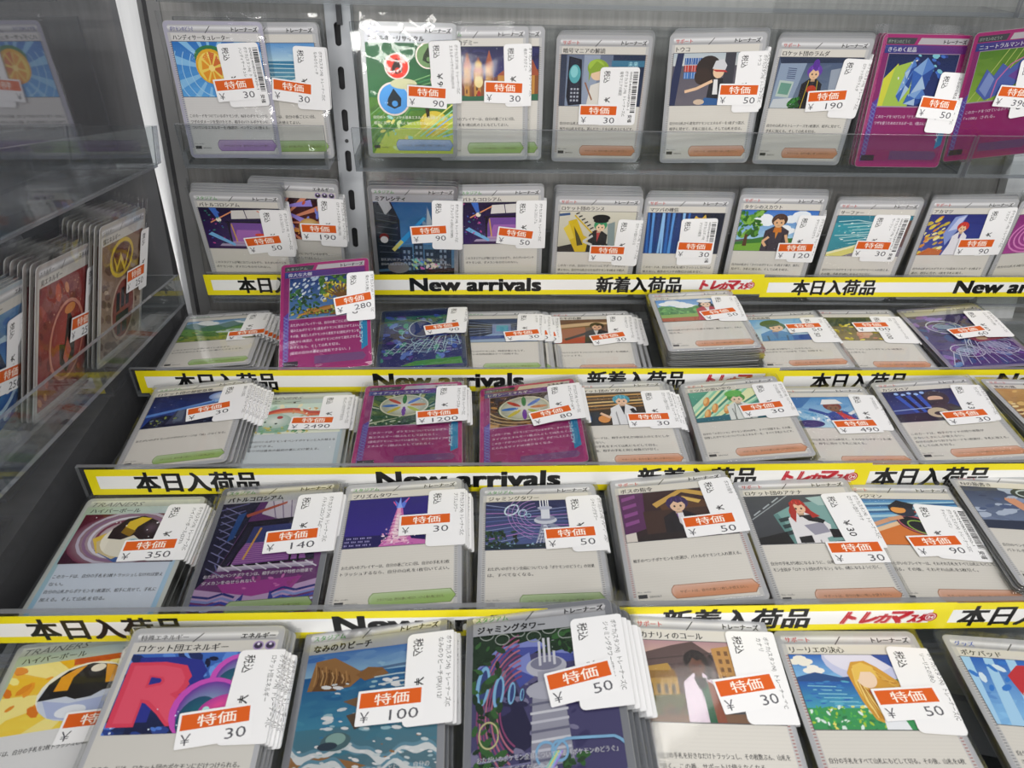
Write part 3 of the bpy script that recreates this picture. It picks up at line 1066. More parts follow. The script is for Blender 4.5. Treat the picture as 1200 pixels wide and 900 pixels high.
def a_blueline(a):
    a.g('1a2f6a', '2c2c78')
    a.g('2a7a6a', '1f3f80', 0, 8, None, 16)
    a.sp(['3fa08a', '3a5ac0', '6a8ae0', '2a2a70', '5a3a98'], 90, 0, 8, 57, 70, 1.5, 5)
    for i in range(9):
        a.ring('a8d0e8', 16+i*5, 26+(i % 4)*9, 9-(i % 3)*2, 5+(i % 2)*3, 0.5, i*23, 0, 250)
    for i in range(8):
        a.l('c0dcf0', 0.5, (2+i*6, 64), (12+i*5, 48), (20+i*6, 54), (30+i*4, 40))
    a.e('28408a', 28, 30, 10, 13)
    a.ring('d8ecf8', 28, 28, 9, 12, 0.6)
    a.p('4a9a3a', (14, 79), (24, 73), (56, 70), (57, 79))


def a_hallway(a):
    a.g('3a4a6a', '5f7098')
    a.p('26304a', (0, 0), (22, 8), (22, 22), (0, 34))
    a.p('2c3656', (56, 0), (36, 8), (36, 22), (56, 34))
    a.p('7f8fb8', (22, 8), (36, 8), (36, 22), (22, 22))
    a.p('4fa0b8', (25, 10), (34, 10), (34, 19), (25, 19))
    a.p('8fa8c8', (0, 34), (22, 22), (36, 22), (56, 34))
    for i in range(5):
        a.l('9fb0d0', 0.5, (0, 4+i*5), (22, 9+i*2.6))
        a.l('9fb0d0', 0.5, (56, 4+i*5), (36, 9+i*2.6))
    a.p('2c4a90', (0, 26), (56, 24), (56, 28), (0, 31))


def a_brownroom(a):
    a.g('7a5a44', '4a3428')
    a.p('c8a888', (0, 8), (30, 4), (56, 6), (56, 10), (28, 9), (0, 13))
    a.p('9a5a3a', (0, 14), (24, 11), (24, 30), (0, 33))
    a.p('a83028', (0, 30), (24, 25), (34, 27), (34, 35), (0, 35))
    a.p('6a4a3c', (36, 8), (56, 6), (56, 30), (40, 30))
    a.fig(33, 11, 4.4, '2a2220', 'd8a888', '1e1e26', 'c8c8c8', lean=-0.2)
    a.l('22222a', 3.0, (27, 19), (16, 25), (8, 29))


def a_field(a):
    a.g('4f8fd8', 'a8d0f0', 0, 0, None, 18)
    a.cloud('eef4fa', 12, 6, 6)
    a.cloud('f4f8fc', 22, 11, 5)
    a.hill('5a9a5a', 15, 4, 4, 0.4)
    a.sp(['4a8a4a', '7ab86a', '3a7a44'], 60, 0, 14, 30, 24, 1.2, 3)
    a.p('8ab05a', (0, 24), (56, 22), (56, 30), (0, 30))
    a.p('b05a3a', (0, 29), (56, 27), (56, 35), (0, 35))
    a.fig(36, 9, 4.4, '2a2838', 'f0cfb4', 'b83a4a', 'e8e4e8', long=0.4)
    a.e('eceaf0', 36, 4.4, 5.4, 2.8)
    a.p('c04a5a', (30, 20), (42, 20), (46, 33), (26, 33))
    a.l('f0cfb4', 1.5, (42, 17), (50, 13))


def a_greenhair(a):
    a.g('6fb0e0', 'd0e4ec')
    a.p('2f5fae', (44, 0), (56, 0), (56, 8), (46, 9))
    a.fig(22, 13, 6.0, '3a6a44', 'e8c09c', '4a8ac0', '3a70b0', lean=-0.4)
    a.e('2f5a3a', 19, 7, 8, 5.4, -15)
    a.l('e8c09c', 2, (30, 24), (44, 15))
    a.p('3a6aae', (30, 26), (52, 25), (54, 35), (30, 35))
    a.e('28509a', 40, 30, 6, 4)


def a_yellowflower(a):
    a.g('6a6a4a', '8a7a5a')
    a.p('3a4a34', (0, 0), (56, 0), (56, 10), (0, 14))
    a.sp(['d8c83a', 'e8dc5a', 'b0a028', '5a6a2c'], 60, 0, 10, 56, 34, 1.2, 2.8)
    a.e('d8b094', 26, 24, 6, 4)
    a.sp(['d8a088', 'c88a70'], 10, 18, 22, 34, 32, 1.5, 3)


def a_violetline(a):
    a.g('3a2f6a', '4f4a90')
    a.sp(['5a8ac8', '7a4aa8', '34306a', '8a6ac0', '2f5a9a'], 70, 0, 6, 57, 76, 2, 6)
    for x, y, k in ((20, 24, 9), (42, 52, 12), (20, 58, 8)):
        a.ring('e0ecf8', x, y, k*1.4, k, 0.8, 15)
        a.ring('b8d0ec', x, y, k*1.0, k*0.6, 0.6, -10)
        a.e('8fa8c8', x, y, k*0.8, k*0.4, 15)
    for i in range(9):
        a.l('d0d8f4', 0.6, (2+i*6, 76), (10+i*4, 58-i), (18+i*5, 64), (26+i*3, 42+i))
    a.p('a04a5a', (26, 40), (52, 36), (57, 44), (34, 48))
    a.e('d0b08a', 38, 43, 4, 2.4)


def a_nightbase(a):
    a.g('141a4a', '2f4a98')
    a.sp(['e8eef8'], 12, 0, 0, 56, 12, 0.2, 0.4, asp=1)
    a.rad('e8f0f8', '6a8ac8', 44, 6, 9, 5)
    a.p('8fb8e8', (44, 9), (10, 18), (8, 20), (44, 12))
    a.p('5a88d0', (0, 20), (40, 11), (40, 13), (0, 23))
    a.p('1a1f3a', (0, 35), (4, 24), (12, 22), (20, 24), (34, 22), (56, 26), (56, 35))
    a.p('3a3f5a', (14, 32), (18, 18), (24, 18), (28, 32))
    a.p('5f6a80', (19, 18), (23, 18), (24, 30), (18, 30))
    a.e('5a6a34', 33, 27, 8, 3)
    a.sp(['8a9a4a', '3a4a6a', '6a7a90'], 40, 2, 24, 54, 33, 0.6, 1.6)


def a_rainbow(a):
    a.kx = 0.7
    a.g('cfe4dc', 'e4e8d4')
    a.sp(['a8d0b8', 'f0e8c8', 'b8dce0'], 50, 0, 0, 56, 34, 1.5, 4)
    for i, c in enumerate(('c0443a', 'd8603c', 'e8946a')):
        a.ring(c, 30, 26, 30-i*2.2, 20-i*1.8, 2.0, 0, 180, 320)
    a.e('8fb8a0', 20, 28, 15, 6)
    a.rad('e8ece4', 'a8c4b4', 20, 20, 12, 10)
    a.e('b84a44', 24, 16, 2.2, 2)
    a.e('3a4a40', 12, 21, 1.0)
    a.e('3a4a40', 22, 23, 1.0)
    a.sp(['5a9a6a', '7ab080', 'd8c86a'], 40, 0, 26, 56, 34, 0.8, 2.2)
    a.sp(['f0f0e0', 'd0a86a'], 14, 34, 4, 56, 16, 1, 2.2)


def wheel(a, x, y, rx, ry):
    a.e('4a6a3c', x, y, rx*1.06, ry*1.06)
    a.e('e8e4c8', x, y, rx, ry)
    a.ring('f4f0d0', x, y, rx, ry, 0.8)
    a.rad('f4f4ec', 'b8bca0', x, y, rx*0.95, ry*0.95)
    for i, c in enumerate(('3f8a44', '5a7fd0', 'd88a4a', 'b8c84a', '7a3fa8', 'd8c83a', '3f7ac8', 'c8482f')):
        t = math.radians(-90+45*i)
        a.e(c, x+0.58*rx*math.cos(t), y+0.58*ry*math.sin(t), rx*0.34, ry*0.12, math.degrees(math.atan2(ry*math.sin(t), rx*math.cos(t))))


def a_wheelgreen(a):
    a.g('5a7a34', '3a5a2c')
    a.sp(['8a9a4a', 'c8c47a', '4a6a30', '6a8a3c'], 60, 0, 0, 50, 20, 1.5, 4)
    a.rays('2c5a3c', 24, 24, 15, 5, 36, 0.5, 10)
    a.rays('d8e0c0', 24, 24, 9, 8, 40, 0.07, 4)
    a.p('1f4430', (16, 34), (24, 20), (34, 34))
    a.sp(['e8ece0', 'b8c8a0', '2f5a34'], 30, 0, 24, 50, 34, 0.8, 2)
    wheel(a, 20, 13, 15, 11.5)


def a_wheelbrown(a):
    a.g('3a2a1c', '6a4a24')
    a.sp(['8a5a28', 'c8924a', '4a3018', '6a4420'], 70, 0, 0, 50, 34, 1.5, 4, 20)
    for i in range(5):
        a.ring('d8b47a', 20, 14, 22+i*4, 14+i*3, 0.9, 8, 20, 170)
    a.e('8a8a8c', 39, 8, 4, 5)
    a.e('c8c8cc', 38, 7, 2.4, 3.4)
    wheel(a, 22, 16, 16, 12.5)


def a_restaurant(a):
    a.kx = 0.88
    a.g('4a3a28', '2c2018')
    for i in range(5):
        a.l(['c89a5a', '8a6434', 'd8b87a'][i % 3], 1.6, (0, 4+i*3.6), (56, 2+i*3.0))
    a.p('28303a', (0, 22), (14, 20), (14, 35), (0, 35))
    a.e('3a5a8a', 4, 27, 4, 5)
    a.e('d8904a', 17, 28, 4, 4)
    a.fig(32, 9, 4.8, '4a9ab0', 'e8c0a0', 'e4e4e6', '2a2a30')
    a.l('e4e4e6', 3.2, (26, 18), (22, 27))
    a.l('e8c0a0', 2.2, (22, 27), (15, 22))
    a.l('24242a', 3.2, (38, 18), (44, 30))


def a_windgreen(a):
    a.kx = 0.8
    a.g('5aa890', '2f7a6a')
    for i in range(14):
        a.p(['8fd0b0', 'c8e8c8', '3a8a78', 'e8ecb8'][i % 4], (56-i*3, 0), (60-i*3, 0), (18-i*2.2, 34), (12-i*2.2, 34))
    for x, y in ((12, 12), (17, 20), (26, 22), (10, 26)):
        a.e('d8904a', x, y, 2.2, 6, 15)
        a.e('ecc07a', x-0.5, y-1, 1.2, 4, 15)
    a.p('2a6a7a', (0, 35), (0, 30), (30, 28), (56, 30), (56, 35))
    a.fig(36, 11, 5.0, '4f9a4a', 'ecd0b4', 'e0e4e0', '8a9a90')
    a.e('6ab85a', 35, 5, 6.4, 4, -10)
    a.l('3a4a40', 0.5, (33, 17), (30, 34))
    a.l('3a4a40', 0.5, (38, 17), (41, 34))


def a_sailor(a):
    a.g('3f8ac8', 'b8dcec')
    a.p('2f6fb0', (0, 0), (20, 0), (10, 12), (0, 14))
    a.sp(['eef6fa', '5aa0d0'], 30, 0, 16, 30, 34, 1, 2.6)
    a.fig(30, 12, 4.6, '7a2f2a', '8a5a40', '2c4a9a', 'c83a3a', lean=0.5)
    a.p('ececec', (23, 9), (26, 3), (35, 3), (38, 8))
    a.l('2c4a9a', 3, (24, 20), (14, 14))
    a.l('ececec', 2.4, (38, 20), (48, 13))
    a.p('c83a3a', (30, 18), (34, 18), (44, 30), (40, 32))
    a.e('2a2a70', 10, 30, 9, 4)


def a_hood(a):
    a.kx = 0.8
    a.g('1a2050', '2c4a98')
    for i in range(7):
        a.e('a8c8f8', 10+i*5, 3+(i % 2)*1.4, 1.6)
    for i in range(6):
        a.p(['2f5ac0', '16183a'][i % 2], (8+i*4, 6), (12+i*4, 5), (20+i*3, 24), (16+i*3, 25))
    a.l('a8c0e8', 0.8, (0, 22), (30, 20))
    a.p('141a30', (0, 26), (56, 24), (56, 35), (0, 35))
    a.e('3a2f38', 38, 10, 8.4, 9)
    a.e('e0b89c', 37, 10.6, 5.2, 3.4)
    a.p('342a32', (31, 12), (43, 12), (41, 18), (33, 18))
    a.p('3a343c', (30, 18), (46, 17), (52, 35), (28, 35))
    a.e('c8b89a', 32, 26, 7, 6)
    a.e('3a3038', 33, 27, 4, 2.4)
    a.p('4a4a40', (42, 20), (50, 22), (54, 34), (46, 34))


def a_sand(a):
    a.g('c89a5a', '8a5a2c')
    a.sp(['e0b870', 'b07a3c', '7a4a24', 'f0d8a0'], 60, 0, 0, 56, 34, 1.5, 4, -20)


def a_darkorb(a):
    a.kx = 0.9
    a.g('5a1a2c', '3a1428')
    a.rad('e8e4e8', '6a2a44', 30, 18, 30, 21)
    for i, c in enumerate(('b8b0c0', '8a6a8a', 'd0ccd8', '7a3a54')):
        a.ring(c, 30, 17, 26-i*3.2, 18-i*2, 1.6)
    a.p('3f5f9a', (16, 26), (30, 34), (44, 33), (40, 26), (26, 22))
    a.p('d8b84a', (12, 18), (18, 14), (24, 26), (18, 28))
    a.p('c8b890', (15, 20), (24, 15), (34, 28), (28, 32), (18, 27))
    a.e('ddd8c8', 33, 19, 15, 12.5)
    a.p('241a20', (20, 18), (20.5, 11), (26, 4), (35, 2), (44, 6), (48, 13), (47, 20), (38, 19), (34, 16), (28, 19))
    a.p('d8b830', (26, 14), (28, 6), (34, 3), (40, 4), (34, 10), (32, 17))
    a.p('8a6a1c', (26, 14), (27, 10), (34, 13), (32, 17))
    a.rad('5a4a58', '241a20', 42, 11, 4.5, 5)
    a.e('a8c8d0', 35, 21, 3.4, 3)
    a.e('3a6a80', 35, 21, 2.2, 2)
    a.sp(['f0f0f4'], 8, 4, 2, 52, 30, 0.3, 0.6, asp=1)


def a_stage(a):
    a.g('5a2a6a', '7a3f7a')
    a.p('1c1a3a', (0, 4), (20, 4), (8, 48), (0, 60))
    for i in range(9):
        a.l('6a6a9a', 0.7, (0+i, 10+i*5), (14-i, 6+i*5))
        a.l('8f8fb8', 0.5, (2, 8+i*5), (12, 14+i*5))
    a.p('d0c8d4', (24, 4), (57, 4), (57, 18), (40, 22), (22, 14))
    for i in range(6):
        a.l('8a7a98', 0.6, (26+i*5, 4), (30+i*4, 18))
    a.p('b0503a', (14, 14), (34, 6), (34, 7.6), (15, 16))
    a.p('1f4a8a', (10, 14), (14, 12), (11, 30), (8, 32))
    a.p('241a3c', (16, 20), (50, 18), (54, 46), (9, 48))
    a.p('2f3a78', (20, 23), (40, 22), (40, 34), (18, 34))
    a.p('8a4f9a', (18, 34), (46, 33), (50, 46), (12, 47))
    for i in range(10):
        a.l('b880c0', 0.4, (18-i*0.5, 34+i*1.3), (46+i*0.4, 33+i*1.3))
    for pts in (((17, 20), (9, 48)), ((20, 20), (13, 48)), ((41, 10), (42, 46)), ((44, 10), (46, 46)), ((16, 20), (46, 18)), ((17, 22), (46, 20)), ((9, 48), (54, 46))):
        a.l('0f0d1c', 1.1, *pts)
    a.l('e0a84a', 1.0, (24, 24), (19, 44))
    a.g('d8d0dc', 'a090b0', 8, 48, 46, 2.5)
    for i in range(8):
        a.l('e4dcec', 0.7, (8+i*6, 47), (14+i*6, 51))
    a.p('c8a8d0', (0, 60), (28, 66), (57, 58), (57, 64), (28, 71), (0, 66))
    a.p('a83f98', (10, 58), (50, 56), (46, 63), (28, 66), (14, 63))
    for s in (0, 1):
        for i in range(6):
            y = 64+i*2.4
            a.l(['2a2f80', '8f9ad8', '3f4ab0', 'c0c8f0'][i % 4], 1.3, *([(0, y), (8, y+1.6), (14, y-0.5), (20, y+2)] if s == 0 else [(57, y-2), (48, y), (42, y-2), (36, y+1)]))
    a.p('3a3f98', (14, 79), (24, 64), (24, 79))
    a.p('3a3f98', (44, 79), (36, 63), (36, 79))
    for i in range(5):
        a.l('b0b8e8', 0.5, (16+i*1.8, 78), (22+i*0.4, 66+i*2))
    a.sp(['a0408a', 'd070b8'], 16, 10, 54, 50, 62, 0.8, 2)


def a_tower(a):
    a.kx = 0.74
    a.g('241a78', '34248a')
    a.p('1a1458', (0, 26), (56, 28), (56, 35), (0, 35))
    for i in range(16):
        for j in range(3):
            if (i*7+j*3) % 4:
                a.r_('c8c0f0', 1+i*1.15, 27.4+j*2.3, 0.45, 1.0)
    a.p('c86ab0', (24, 34.2), (30, 28), (33, 14), (35, 6), (38, 6), (40, 16), (46, 30), (54, 34.2))
    a.p('eaa8c8', (29, 32), (33.4, 20), (35, 8), (37, 8), (38, 20), (44, 32))
    a.p('f4d8e0', (33, 30), (35, 12), (36.5, 12), (38, 30))
    a.p('5a7ae0', (34, 8), (32.5, 2), (35.6, 5), (36.4, -1), (37.4, 4.6), (42, 0.6), (39.5, 8))
    a.p('8fb0f8', (34.6, 8), (35.4, 4), (36.4, 0), (37, 5), (38.4, 8))
    for i in range(9):
        a.l('b85a9a', 0.28, (33.6-i*0.7, 12+i*2.4), (38.6+i*0.8, 13.6+i*2.4))
        a.l('f8dcec', 0.28, (38.2+i*0.8, 12+i*2.4), (33.2-i*0.7, 13.8+i*2.4))
    a.l('e05a9a', 0.8, (40, 4), (42.5, 0.8))
    a.l('e05a9a', 0.8, (33.6, 6), (31.5, 3))
    a.sp(['e8a0c8', 'f8e0ec', 'a84a98'], 50, 26, 22, 50, 34, 0.4, 1.2)


def a_jam(a):
    a.kx = 0.72
    a.g('1f2654', '4a5a90')
    for i in range(10):
        a.l(['8f9ac0', '5a6aa8', 'b07ac0'][i % 3], 0.5, (0, 2+i*3.2), (12+i*2, 4+i*2.4), (30, 8+i*2.0), (56, 4+i*3))
    a.ring('cfe4ec', 19, 6.5, 5.4, 3.4, 1.1, -25)
    a.ring('b8d8e4', 27, 9, 3.0, 2.2, 0.9, -20)
    a.ring('9ac0d8', 31.5, 11, 1.5, 1.2, 0.6)
    for i in range(5):
        a.ring('b088c8', 40, 12, 12+i*3, 7+i*2.5, 0.4, 10, 100, 250)
    a.p('8a90a8', (36, 30), (41, 16), (46, 16), (52, 30))
    for i in range(6):
        a.l('c8ccdc', 0.6, (36+i*2.6, 31), (43, 17))
        a.l('2f3460', 0.5, (37+i*1.0, 29-i*2.2), (51-i*1.0, 29-i*2.2))
    a.e('c8ccd8', 43.5, 15, 7, 3.4)
    a.e('8a90a8', 43.5, 13.6, 6, 2.4)
    a.r_('d8dce4', 40.5, 5, 6.4, 9)
    for x in (40.5, 42.6, 44.7, 46.2):
        a.l('eceef4', 0.8, (x, 6), (x-0.2, -1))
    a.e('b0b4c8', 43.6, 6, 4.6, 1.6)
    a.sp(['14241c', '24402c', '1a3020', '3a5a40'], 80, 0, 22, 22, 34, 0.8, 2.2)
    a.p('1a2a34', (0, 32), (56, 30), (56, 35), (0, 35))
    a.sp(['8fb0c0', '34485a'], 20, 0, 30, 56, 34, 0.4, 1.2)


def a_office(a):
    a.kx = 0.92
    a.g('3a2226', '2a1a20')
    a.p('5a2a5a', (0, 0), (14, 0), (12, 26), (0, 30))
    for i in range(4):
        a.p('8a4a8a', (1, 3+i*6), (9, 1+i*6), (9, 3.4+i*6), (1, 5.6+i*6))
    a.p('c8a050', (18, 9), (36, -1), (54, 6), (52, 9), (36, 2), (20, 12))
    a.p('5a3a24', (22, 11), (36, 4), (50, 10), (46, 20), (24, 20))
    a.p('d8b460', (26, 10), (36, 5), (46, 9), (44, 11), (36, 7.4), (28, 12))
    a.p('402a24', (12, 14), (56, 14), (56, 28), (12, 30))
    a.p('d8d0c8', (0, 29), (6, 28), (6, 35), (0, 35))
    a.fig(32, 11, 4.8, '3a2a5a', 'e4c0a0', '1a161e', '7a4a98')
    a.p('e8e4e8', (31, 17), (34, 17), (34.4, 24), (32.4, 26), (31, 24))
    a.p('241a1c', (8, 31), (56, 28), (56, 35), (6, 35))


def a_redhair(a):
    a.kx = 0.85
    a.g('4a4e54', '3a3c42')
    for i in range(3):
        a.l('b0b8bc', 0.8, (2+i*7, 14-i*4.6), (7+i*7, 10.6-i*4.6))
    a.l('a0a8ac', 0.6, (0, 17), (30, -2))
    a.p('7fa8a4', (14, 14), (30, 6), (56, 3), (56, 32), (20, 35))
    a.p('a8c4c0', (38, 2), (52, 0), (56, 8), (44, 8))
    a.p('5f8a86', (14, 14), (17, 13), (24, 35), (19, 35))
    for i in range(3):
        a.p('28383c', (16+i*1.0, 17+i*4.5), (23+i*1.0, 15.4+i*4.5), (23.6+i*1.0, 18+i*4.5), (16.6+i*1.0, 19.6+i*4.5))
    a.p('17171a', (0, 30), (18, 26), (20, 35), (0, 35))
    a.fig(31, 9, 4.6, 'b03028', 'ecc4a4', 'e8e6e8', '1c1c20', long=0.55)
    a.p('e6e4e6', (24, 17), (38, 15), (46, 22), (44, 30), (30, 34), (24, 30))
    a.p('9a98a8', (30, 22), (42, 20), (44, 27), (34, 29))
    a.p('1c1c20', (30, 15), (37, 14.5), (44, 19), (42, 21), (34, 19))
    a.p('18181c', (24, 30), (32, 29), (32, 34), (24, 34))
    a.p('18181c', (44, 25), (52, 26), (52, 31), (44, 31))
    a.p('b03028', (26, 8), (28, 4), (29, 12), (26, 20), (24, 16))
    a.p('b03028', (36, 7), (38, 12), (42, 16), (37, 17), (35.6, 12))


def a_cyclist(a):
    a.g('3f7ab0', '8ab8d0')
    for i in range(8):
        a.p(['5a98c8', 'a8d0e0', '2f6090'][i % 3], (0, 2+i*1.6), (56, i*1.3), (56, 1+i*1.4), (0, 3.2+i*1.7))
    a.p('d87a34', (0, 35), (0, 26), (20, 18), (40, 24), (40, 35))
    a.p('ecc8a0', (0, 24), (18, 17), (20, 19), (0, 27))
    a.e('1a1c24', 28, 20, 11, 6.5, 28)
    a.ring('b85a6a', 28, 20, 10, 5.6, 1.0, 28)
    a.ring('8fb048', 30, 22, 8, 4.2, 0.8, 28)
    a.e('2a3040', 24, 9, 7, 4.6, 15)
    a.e('e8a050', 22, 8.6, 4, 2.6)
    a.p('20222c', (17, 6), (24, 1), (32, 4), (30, 8))
    a.l('d8a07a', 2.6, (4, 20), (14, 16), (22, 14))
    a.l('c84a3a', 1.2, (30, 10), (44, 14))
    a.e('ececec', 36, 27, 2, 2)


def a_storm(a):
    a.g('2f3a5a', '7a8aa8')
    a.sp(['8a98b8', '4a5a80', 'b0bcd0'], 50, 0, 0, 56, 24, 2, 5, -10)
    a.p('28324a', (0, 35), (0, 28), (56, 26), (56, 35))
    a.e('3a4440', 34, 4, 9, 5)
    a.ring('c8d4d0', 34, 4, 6, 3, 1)
    a.p('c88a6a', (20, 12), (24, 10), (30, 18), (28, 22))
    for i in range(4):
        a.p('d89a78', (19+i*1.5, 10), (20+i*1.5, 8), (26+i*1.5, 17), (25+i*1.5, 19))
    a.sp(['5a8a3a', '8ab04a'], 20, 28, 22, 40, 32, 0.8, 2)


def a_goldorb(a):
    a.kx = 1.0
    a.g('f0b81c', 'f4d850')
    a.rays('f8e890', 36, 17, 9, 10, 60, 0.5, 12)
    a.sp(['e07a1c', 'f0a028', 'f8ec90', 'e89020'], 30, 0, 0, 56, 34, 1.5, 4)
    a.p('c8541c', (24, 0), (44, 0), (44, 3), (24, 3.4))
    a.e('f4f0e0', 32, 17, 18, 14)
    a.e('d0d8e8', 32, 18.5, 17, 13)
    a.p('b0bce0', (17, 20), (28, 23), (40, 22), (48, 19), (44, 28), (34, 32), (22, 29))
    a.e('e8ecf4', 30, 27, 6, 3)
    a.p('1c1a20', (15, 20), (17, 12), (23, 6), (32, 3.6), (42, 6), (48, 12), (49, 18), (40, 18.6), (36, 21), (30, 21.4), (26, 19.4))
    a.p('e8a022', (20, 16), (21, 9), (26, 5.6), (30, 4.4), (26, 10), (25.6, 16.4))
    a.p('e8a022', (38, 5), (42, 6.4), (46.4, 11), (47, 15), (40, 15))
    a.e('f0e8d8', 35, 6.6, 3, 2)


def a_letter(a):
    a.kx = 0.9
    a.g('3a6ac0', '141f4a')
    a.sp(['5a8ad8', '2a4a98', '1a2a60', '6a9ae4', '12183a'], 80, 0, 0, 56, 34, 2, 6)
    a.g('1a2658', '10183a', 8, 24, 48, 11)
    a.sp(['4f7ad0', '28408a'], 26, 0, 28, 56, 35, 1.2, 3.4, 20)
    P = a.P
    P.text('R', a.x0+6.6, a.y0-27.6, 35, lin('28308c'), bold=0.08, w=30)
    P.text('R', a.x0+3.0, a.y0-29.6, 35, lin('d8405a'), bold=0.07, w=28)
    P.text('R', a.x0+3.8, a.y0-29.0, 33.4, lin('e0526a'), bold=0.035, w=25.6)
    for x, y, k in ((50, 12, 12), (40, 25, 14.5)):
        a.e('c84fb8', x, y, k, k*0.98)
        a.rad('8fd0d8', '6a2f98', x+1, y+0.5, k*0.88, k*0.88, ox=-k*0.1, oy=k*0.3)
        a.rad('1c6a78', '1a4a6a', x-k*0.25, y+k*0.2, k*0.5, k*0.62, 20)
        a.rad('e84a98', 'b03a98', x+k*0.3, y-k*0.1, k*0.55, k*0.28, -25)
        a.e('b8f0e8', x-k*0.02, y+k*0.02, k*0.10)
    a.sp(['d8e4f8'], 8, 2, 24, 30, 34, 0.2, 0.5, asp=1)


def a_surf(a):
    a.g('2a6ac0', 'a8d4ec', 0, 4, None, 14)
    a.l('5a7aa0', 1.2, (20, 16), (40, 14.6), (57, 14))
    a.g('1f62a0', '4f9ab8', 0, 16, None, 24)
    a.g('4f8aa0', '8a6a42', 0, 38)
    a.p('a87a48', (2, 22), (4, 9), (12, 8), (20, 13), (26, 17), (20, 22))
    a.p('7a5430', (4, 22), (8, 14), (14, 16), (20, 20), (14, 23))
    for i in range(8):
        a.l('8a6034', 0.6, (5+i*2, 11+i*0.8), (6+i*2, 20))
    a.p('9a6c3c', (22, 17), (27, 14), (33, 15), (36, 18), (26, 20))
    for i in range(12):
        y = 19+i*1.7
        a.l(['cfe8f0', '4a90c0', 'e8f4f4'][i % 3], 0.6, (30+(i*7) % 12, y), (40+(i*5) % 9, y-0.5), (57, y+0.3))
    a.sp(['eef6f8', 'b0d8e4', '3f88b8', 'ffffff'], 90, 10, 20, 57, 42, 0.8, 2.6, 5, 0.35)
    a.p('8a6a4a', (18, 28), (28, 26), (34, 28), (24, 31))
    for i in range(10):
        a.l(['c8965c', '6a4628', 'd8ac74'][i % 3], 0.5, (4+i*1.5, 10+(i % 3)+i*0.5), (5+i*1.5, 15+i*0.4), (4.4+i*1.5, 20))
    a.p('6a5440', (20, 34), (30, 32), (32, 37), (24, 40))
    a.p('a8794a', (0, 46), (10, 48), (24, 52), (40, 58), (57, 62), (57, 80), (0, 80))
    a.p('8a5c34', (4, 54), (16, 56), (30, 62), (20, 66), (6, 62))
    for k in range(5):
        y = 44+k*6.4
        up = [(x, y+2.2*math.sin(x*0.22+k*1.7)+1.0*math.sin(x*0.55+k)+x*0.10) for x in [1.5*q for q in range(39)]]
        a.p('6f9fb4', *(up+[(q[0], q[1]+3.4+0.9*math.sin(q[0]*0.35+k*2)) for q in reversed(up)]))
        a.p('eef3f3', *([(q[0], q[1]+1.4) for q in up]+[(q[0], q[1]+3.6+0.9*math.sin(q[0]*0.4+k*2)) for q in reversed(up)]))
        a.sp(['b8d4dc', 'ffffff', 'a87848'], 14, 0, y, 57, y+8, 0.4, 1.2, 12, 0.4)
    a.sp(['ffffff', 'e0ecee'], 60, 0, 44, 57, 72, 0.6, 1.8, 15, 0.4)
    a.e('5a7a80', 17, 44, 6, 3.6)
    a.e('9ac0b8', 17, 43, 4, 2.4)
    a.e('3a4a58', 14, 45.5, 4, 1.6)
    a.sp(['c89a5a', 'b07a40', 'e0c890'], 50, 0, 60, 57, 78, 0.8, 2.2)


